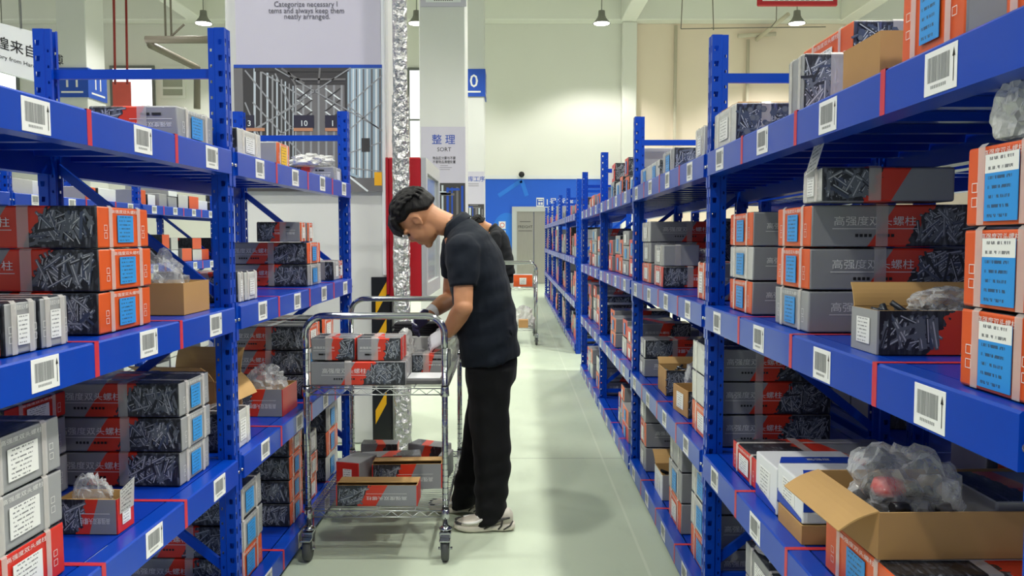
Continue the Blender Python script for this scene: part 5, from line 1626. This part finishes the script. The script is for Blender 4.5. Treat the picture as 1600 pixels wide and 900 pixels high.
def make_worker():
    base = Vector((Q(765, 800).x, PY0, 0))
    root = empty('person', base)
    off = Matrix.Translation(-base)
    def part(name, me, parent=None): 
        me.transform(off)
        return link(name, me, parent or root)
    X = Vector((1, 0, 0)); Yv = Vector((0, 1, 0)); Zv = Vector((0, 0, 1))
    S = PY0 / F
    # ---- head frame
    Fd = Vector((-.56, .16, -.81)).normalized(); U = Vector((-.82, -.05, .56)); U = (U - Fd * U.dot(Fd)).normalized(); Sd = U.cross(Fd)
    C = Q(653, 343)
    RM = Matrix((Fd, Sd, U)).transposed()
    def Hd(f, s, u): return C + Fd * f + Sd * s + U * u
    sh_n, el_n, wr_n = Q(724, 386, -.175), Q(724, 480, -.235), Q(700, 521, -.06)
    sh_f, el_f, wr_f = Q(712, 384, .175), Q(704, 466, .235), Q(671, 490, .06)
    bm = bmesh.new()
    ball(bm, Hd(-.018, 0, .028), (.097, .077, .092), RM, u=32, v=20)
    ball(bm, Hd(.028, 0, -.035), (.064, .062, .082), RM, u=28, v=18)
    ball(bm, Hd(.03, 0, -.078), (.052, .050, .040), RM); ball(bm, Hd(.066, 0, -.104), (.020, .024, .018), RM)
    for s in (-1, 1):
        ball(bm, Hd(.052, .032 * s, -.036), (.030, .026, .028), RM)          # cheeks
        ball(bm, Hd(.072, .032 * s, .012), (.018, .028, .011), RM)           # brows
        ball(bm, Hd(.006, .047 * s, -.070), (.036, .014, .036), RM)            # jaw corners
        # ears: rim, bowl, lobe
        pts = []
        for k in range(11):
            a = -1.9 + 3.9 * k / 10
            pts.append(Hd(-.008 - .017 * math.sin(a) , (.077 + .007 * math.sin(a) * .9 + .003) * s, -.008 + .028 * -math.cos(a + .5)))
        rim = [Hd(.004, .074 * s, .014), Hd(-.006, .080 * s, .022), Hd(-.019, .084 * s, .018), Hd(-.027, .085 * s, .003), Hd(-.024, .082 * s, -.014), Hd(-.014, .080 * s, -.030), Hd(-.003, .076 * s, -.034)]
        tube(bm, rim, [.005, .005, .005, .005, .005, .006, .005], 8)
        ball(bm, Hd(-.012, .077 * s, -.004), (.017, .006, .025), RM)
        ball(bm, Hd(.004, .076 * s, -.008), (.006, .007, .009), RM)
    rings = [oval(Hd(.070, 0, .012), Sd * .010, U * .006, 12), oval(Hd(.085, 0, -.008), Sd * .011, Fd * .010, 12), oval(Hd(.097, 0, -.028), Sd * .013, Fd * .013, 12), oval(Hd(.092, 0, -.040), Sd * .016, Fd * .010, 12), oval(Hd(.080, 0, -.044), Sd * .012, Fd * .006, 12)]
    loft(bm, rings)
    for s in (-1, 1): ball(bm, Hd(.087, .011 * s, -.038), (.010, .008, .008), RM)
    ball(bm, Hd(.082, 0, -.064), (.012, .024, .008), RM); ball(bm, Hd(.079, 0, -.078), (.012, .021, .008), RM)
    nb = Q(716, 356)
    rings = [oval(Hd(-.035, 0, -.01), Fd * .062, Sd * .054, 20), oval(Hd(-.040, 0, -.070), Fd * .062, Sd * .057, 20), oval(Hd(-.055, 0, -.125), Fd * .058, Sd * .059, 20), oval(nb, Vector((.05, 0, -.052)) , Yv * .066, 20), oval(Q(727, 370), Vector((.07, 0, -.06)), Yv * .12, 20)]
    loft(bm, rings)
    # trunk and legs under the clothes, arms
    core = [(724, 366, 30, .13), (733, 390, 34, .17), (745, 425, 37, .165), (755, 470, 37, .15), (763, 520, 37, .145), (767, 565, 31, .13)]
    loft(bm, [oval(Q(x, y), Vector((h * S, 0, .02)), Yv * w, 20) for x, y, h, w in core])
    def arm(sh, el, wr, k):
        m1 = sh.lerp(el, .5); m2 = el.lerp(wr, .3); m3 = el.lerp(wr, .65)
        tube(bm, [sh, m1, sh.lerp(el, .8), el, m2, m3, wr, wr + (wr - el).normalized() * .03], [.046, .045, .043, .0425, .044, .038, .029, .027], 16)
        ball(bm, el, (.0425,) * 3); ball(bm, sh, (.045,) * 3)
    arm(sh_n, el_n, wr_n, 1); arm(sh_f, el_f, wr_f, 1)
    for dy, pts in ((-.1, [(766, 575), (762, 680), (768, 790)]), (.09, [(760, 575), (750, 680), (728, 770)])):
        tube(bm, [Q(x, y, dy) for x, y in pts], [.06, .048, .036], 14)
    body = part('body', fuse(bm, .0048, 'body', [M_skin, M_lip], 4))
    for p in body.data.polygons:
        c = p.center + base - C
        f, s, u = c.dot(Fd), c.dot(Sd), c.dot(U)
        if f > .078 and abs(s) < .02 and -.083 < u < -.058: p.material_index = 1
    # eyes under lowered lids, brows
    for s in (-1, 1):
        bm = bmesh.new(); ball(bm, Hd(.0735, .031 * s, -.007), (.012, .0145, .0075), RM); part('eye', mesh(bm, 'eye', M_eye, 3.2))
        bm = bmesh.new(); tube(bm, [Hd(.088, .014 * s, .013), Hd(.090, .030 * s, .019), Hd(.078, .050 * s, .014)], [.003, .004, .002], 8); part('eyebrow', mesh(bm, 'eyebrow', M_hair, 3.2))
    # hair: thick cap, short at the nape and over the ears, fringe falling forward
    bm = bmesh.new()
    bmesh.ops.create_icosphere(bm, subdivisions=5, radius=1.0)
    for v in bm.verts:
        d = v.co.normalized()
        f, s, u = d.x, d.y, d.z
        r = Vector((d.x * .112, d.y * .089, d.z * .106))
        if f < -.6: line = -.5
        elif f < -.05: line = -.5 + (f + .6) / .55 * .62
        elif f < .4: line = .12
        else: line = .12 + (f - .4) * .55
        m = max(0, min(1, (u - line) / .16))
        cl = noise.noise(Vector((f * 5 + s * 2, s * 6, u * 3))) * .5 + noise.noise(Vector((f * 13, s * 15, u * 6))) * .3
        top = max(0, min(1, (u + .1) / .7))
        k = (.80 + .20 * m) + m * (.03 + .055 * top) * (1 + cl * 1.1)
        c = Hd(-.018, 0, .026)
        v.co = c + Fd * (r.x * k) + Sd * (r.y * k) + U * (r.z * k)
    for i in range(13):                     # fringe locks
        s = -.062 + .124 * i / 12; j = R.uniform(-.008, .008)
        tube(bm, [Hd(.05, s * .9, .108 - abs(s) * .3), Hd(.092 - abs(s) * .4, s, .088 - abs(s) * .3), Hd(.112 - abs(s) * .6, s * 1.03, .052), Hd(.113 - abs(s) * .55, s + j * .4, .018 + j)], [.02, .018, .013, .003], 8)
    rl = random.Random(12)
    for i in range(190):                    # tousled locks running from the crown forward and down
        th = rl.uniform(-1.25, 1.25); ph0 = rl.uniform(-.2, 1.5)
        pts = []
        n_ = 5; ln = rl.uniform(.35, .6); tw = rl.uniform(-.25, .25)
        for k in range(n_):
            ph = ph0 - .0 + ln * k / (n_ - 1); th_ = th + tw * k / n_
            d = Vector((-math.cos(ph + .35) * math.cos(th_ * .8), math.sin(th_), math.sin(ph + .35) * math.cos(th_ * .8)))
            if d.x > .1: d.z = max(d.z, .25 + d.x * .2)
            lift = 1.035 + .05 * math.sin(math.pi * k / (n_ - 1)) + rl.uniform(-.01, .01)
            if d.z < .18: lift -= .06
            pts.append(Hd(-.018, 0, .026) + Fd * (d.x * .112 * lift) + Sd * (d.y * .089 * lift) + U * (d.z * .108 * lift))
        tube(bm, pts, [.003, .006, .007, .0055, .0015], 6)
    part('hair', fuse(bm, .0034, 'hair', [M_hair], 2))
    # ---- polo shirt
    bm = bmesh.new()
    ring = [(767, 563, 46.5, .185, (.98, -.19)), (764, 535, 47.5, .183, (.99, -.12)), (760, 505, 48, .178, (1, -.05)), (755, 470, 46.5, .182, (.99, -.1)), (748, 435, 46, .196, (.97, -.2)), (740, 404, 44, .208, (.95, -.3)), (731, 381, 39, .207, (.92, -.39)), (722, 363, 29, .155, (.86, -.5)), (715, 353, 21, .085, (.8, -.6)), (711, 349, 19, .07, (.78, -.62))]
    loft(bm, [oval(Q(x, y), Vector((a, 0, -b)) * (h * S), Yv * w, 40, 2.25) for x, y, h, w, (a, b) in ring])
    def sleeve(sh, el, t, r0, r1):
        e = sh.lerp(el, t)
        u_ = Vector((.012, -.012 if sh.y > PY0 else .012, .055))
        tube(bm, [sh + u_, sh + u_ * .72, sh + u_ * .35, sh, sh.lerp(el, t * .3), sh.lerp(el, t * .65), e], [.02, .048, .066, r0 * .97, r0 * .98, (r0 + r1) / 2 * 1.02, r1], 20)
    sleeve(sh_n, el_n, .66, .078, .061); sleeve(sh_f, el_f, .6, .075, .058)
    ball(bm, sh_n + Vector((.012, .03, .004)), (.066, .07, .066)); ball(bm, sh_f + Vector((.012, -.03, .004)), (.066, .07, .066))
    me = fuse(bm, .0065, 'polo_shirt', [M_shirt], 6)
    me.transform(Matrix.Identity(4))
    hem = Q(765, 555).z
    for v in me.vertices:                   # pulled folds at the waist, under the arm and across the back
        p = v.co; t = (p.z - hem)
        a = noise.noise(Vector((p.x * 6 + p.z * 9, p.y * 5, p.z * 16 - p.x * 10)))
        b = noise.noise(Vector((p.x * 14, p.y * 14, p.z * 9)))
        am = .012 if t < .22 else .008
        v.co = p + v.normal * (a * am + b * .003)
    shirt = part('polo_shirt', me)
    bm = bmesh.new()                        # collar stand and fold
    rings = []
    for (x, y, h, w) in ((714, 355, 24, .083), (709.5, 347.5, 21, .073), (706.5, 343.5, 19.5, .069), (710, 346.5, 23.5, .081), (715.5, 355.5, 27.5, .094)):
        rings.append(oval(Q(x, y), Vector((.76, 0, .65)) .normalized() * (h * S) , Yv * w, 32))
    loft(bm, rings, caps=False)
    part('collar', mesh(bm, 'collar', M_shirt, 3.2), shirt)
    # ---- trousers
    bm = bmesh.new()
    loft(bm, [oval(Q(x, y), X * (h * S), Yv * w, 32, 2.2) for x, y, h, w in ((767, 540, 39, .155), (767, 565, 41, .165), (767, 590, 39, .165), (764, 612, 32, .15))])
    near = [(767, 575, 37, .092, -.078), (765, 605, 33.5, .088, -.086), (763, 640, 30, .083, -.09), (766, 675, 31, .08, -.094), (769, 710, 29.5, .078, -.098), (769, 745, 27, .076, -.10), (767, 780, 24.5, .075, -.104), (766, 806, 24.5, .076, -.106), (765, 814, 23, .073, -.106)]
    far = [(765, 575, 35, .09, .075), (758, 615, 29, .083, .082), (753, 655, 28, .08, .088), (750, 690, 28, .078, .092), (742, 725, 27, .076, .098), (733, 757, 25, .075, .104), (727, 781, 22.5, .073, .108), (726, 789, 20, .068, .108)]
    for L_ in (near, far): loft(bm, [oval(Q(x, y, dy), X * (h * S) + Zv * (.018 if i >= len(L_) - 2 else 0), Yv * w, 28, 2.1) for i, (x, y, h, w, dy) in enumerate(L_)])
    me = fuse(bm, .0068, 'trousers', [M_trouser], 5)
    for v in me.vertices:
        p = v.co
        a = noise.noise(Vector((p.x * 7 - p.z * 6, p.y * 7, p.z * 11 + p.x * 9)))
        lo = max(0, min(1, (.45 - p.z) / .3))
        b = math.sin(p.z * 75 + 5 * noise.noise(p * 6)) * lo
        v.co = p + v.normal * (a * .009 + b * .0035)
    part('trousers', me)
    # ---- gloves
    part('glove', hand_mesh(wr_n, (wr_n - el_n).normalized() * .6 + Vector((-.75, -.1, -.2)), Vector((-.3, -.75, .6)), -1, 'glove', .42))
    part('glove', hand_mesh(wr_f, (wr_f - el_f).normalized() * .7 + Vector((-.7, -.2, -.5)), Vector((-.35, .75, .5)), 1, 'glove', .5))
    # ---- shoes
    def shoe(heel, ang, ln):
        Ms = Matrix.Translation(heel) @ Matrix.Rotation(ang, 4, 'Z')       # x runs heel -> toe
        k = ln / .28
        bm = bmesh.new()
        sec = [(0.004, .022, .075, .03), (.02, .033, .098, .026), (.05, .036, .103, .024), (.085, .037, .108, .022), (.115, .040, .1, .021), (.15, .045, .082, .02), (.19, .049, .065, .02), (.225, .047, .055, .02), (.255, .038, .048, .021), (.272, .022, .04, .024)]
        rings = []
        for x, w, zt, zb in sec:
            zc = (zt + zb) / 2; rings.append(oval(Vector((x * k, 0, zc)), Yv * w, Zv * ((zt - zb) / 2), 24, 2.5))
        loft(bm, rings)
        me = fuse(bm, .004, 'shoe', [M_shoe], 3)
        me.transform(Ms); sh = part('shoe', me)
        bm = bmesh.new()
        sec = [(-.004, .024, .034, .010), (.012, .036, .036, .004), (.05, .040, .034, .0), (.095, .040, .031, .004), (.14, .045, .031, .0), (.19, .052, .032, .0), (.23, .050, .034, .002), (.262, .040, .036, .008), (.281, .022, .036, .016)]
        loft(bm, [oval(Vector((x * k, 0, (zt + zb) / 2)), Yv * w, Zv * ((zt - zb) / 2), 28, 4) for x, w, zt, zb in sec])
        me = mesh(bm, 'midsole', [M_sole], 3.2); me.transform(Ms); part('midsole', me, sh)
        for sg in (-1, 1):                  # dark swoops, white toe overlay, lace bars
            def side(pts, r, m, nm):
                bm = bmesh.new(); tube(bm, [Vector((x * k, y * sg, z)) for x, y, z in pts], r, 8)
                me = mesh(bm, nm, m, 3.2); me.transform(Ms); part(nm, me, sh)
            side([(.02, .038, .066), (.05, .041, .062), (.09, .042, .046), (.125, .045, .026), (.14, .047, .018)], [.004, .006, .006, .005, .003], M_shoed, 'dark_overlay')
            side([(.005, .032, .05), (.02, .040, .03), (.05, .042, .012)], [.003, .004, .003], M_shoed, 'dark_overlay')
            side([(.055, .041, .055), (.06, .042, .03), (.075, .043, .014)], [.004, .004, .003], M_shoed, 'dark_overlay')
            side([(.10, .038, .08), (.135, .043, .068), (.175, .049, .05), (.215, .048, .045), (.24, .040, .046)], [.005, .007, .007, .007, .004], M_shoew, 'white_overlay')
            side([(.245, .038, .04), (.262, .032, .042), (.274, .016, .043)], [.006, .007, .006], M_shoed, 'toe_guard')
        bm = bmesh.new()
        for x, z, w in ((.125, .099, .03), (.14, .091, .032), (.155, .084, .034), (.17, .077, .035)):
            tube(bm, [Vector((x * k, -w, z - .012)), Vector((x * k, 0, z + .002)), Vector((x * k, w, z - .012))], .0035, 8)
        me = mesh(bm, 'laces', [M_shoew], 3.2); me.transform(Ms); part('laces', me, sh)
    hn = W(803, 832, 3.585); hf = W(757, 806, 3.82)
    shoe(Vector((hn.x, 3.585, 0)), math.pi + .03, .272)
    shoe(Vector((hf.x, 3.82, 0)), math.pi - .06, .272)
    return root
worker = make_worker()
tag(worker, 'person in a navy polo, black trousers and white gloves bending over the wire trolley', 'person')
# the second worker, at the far trolley
w2 = copy_tree(worker)
SCL = 1.06
w2.scale = (SCL,) * 3
hd = W(748, 350, 11.0)
rel = (W(653, 343, PY0) - worker.location) * SCL
w2.location = (hd.x - rel.x, 11.2, 0)
tag(w2, 'person in a black tee seen past the first worker, head bowed', 'person')
for ch in w2.children:
    if ch.name.startswith('polo_shirt'):
        ch.data = ch.data.copy(); ch.data.materials[0] = M_tshirt; ch.name = 'tee_shirt'
        for c in ch.children: c.data = c.data.copy(); c.data.materials[0] = M_tshirt
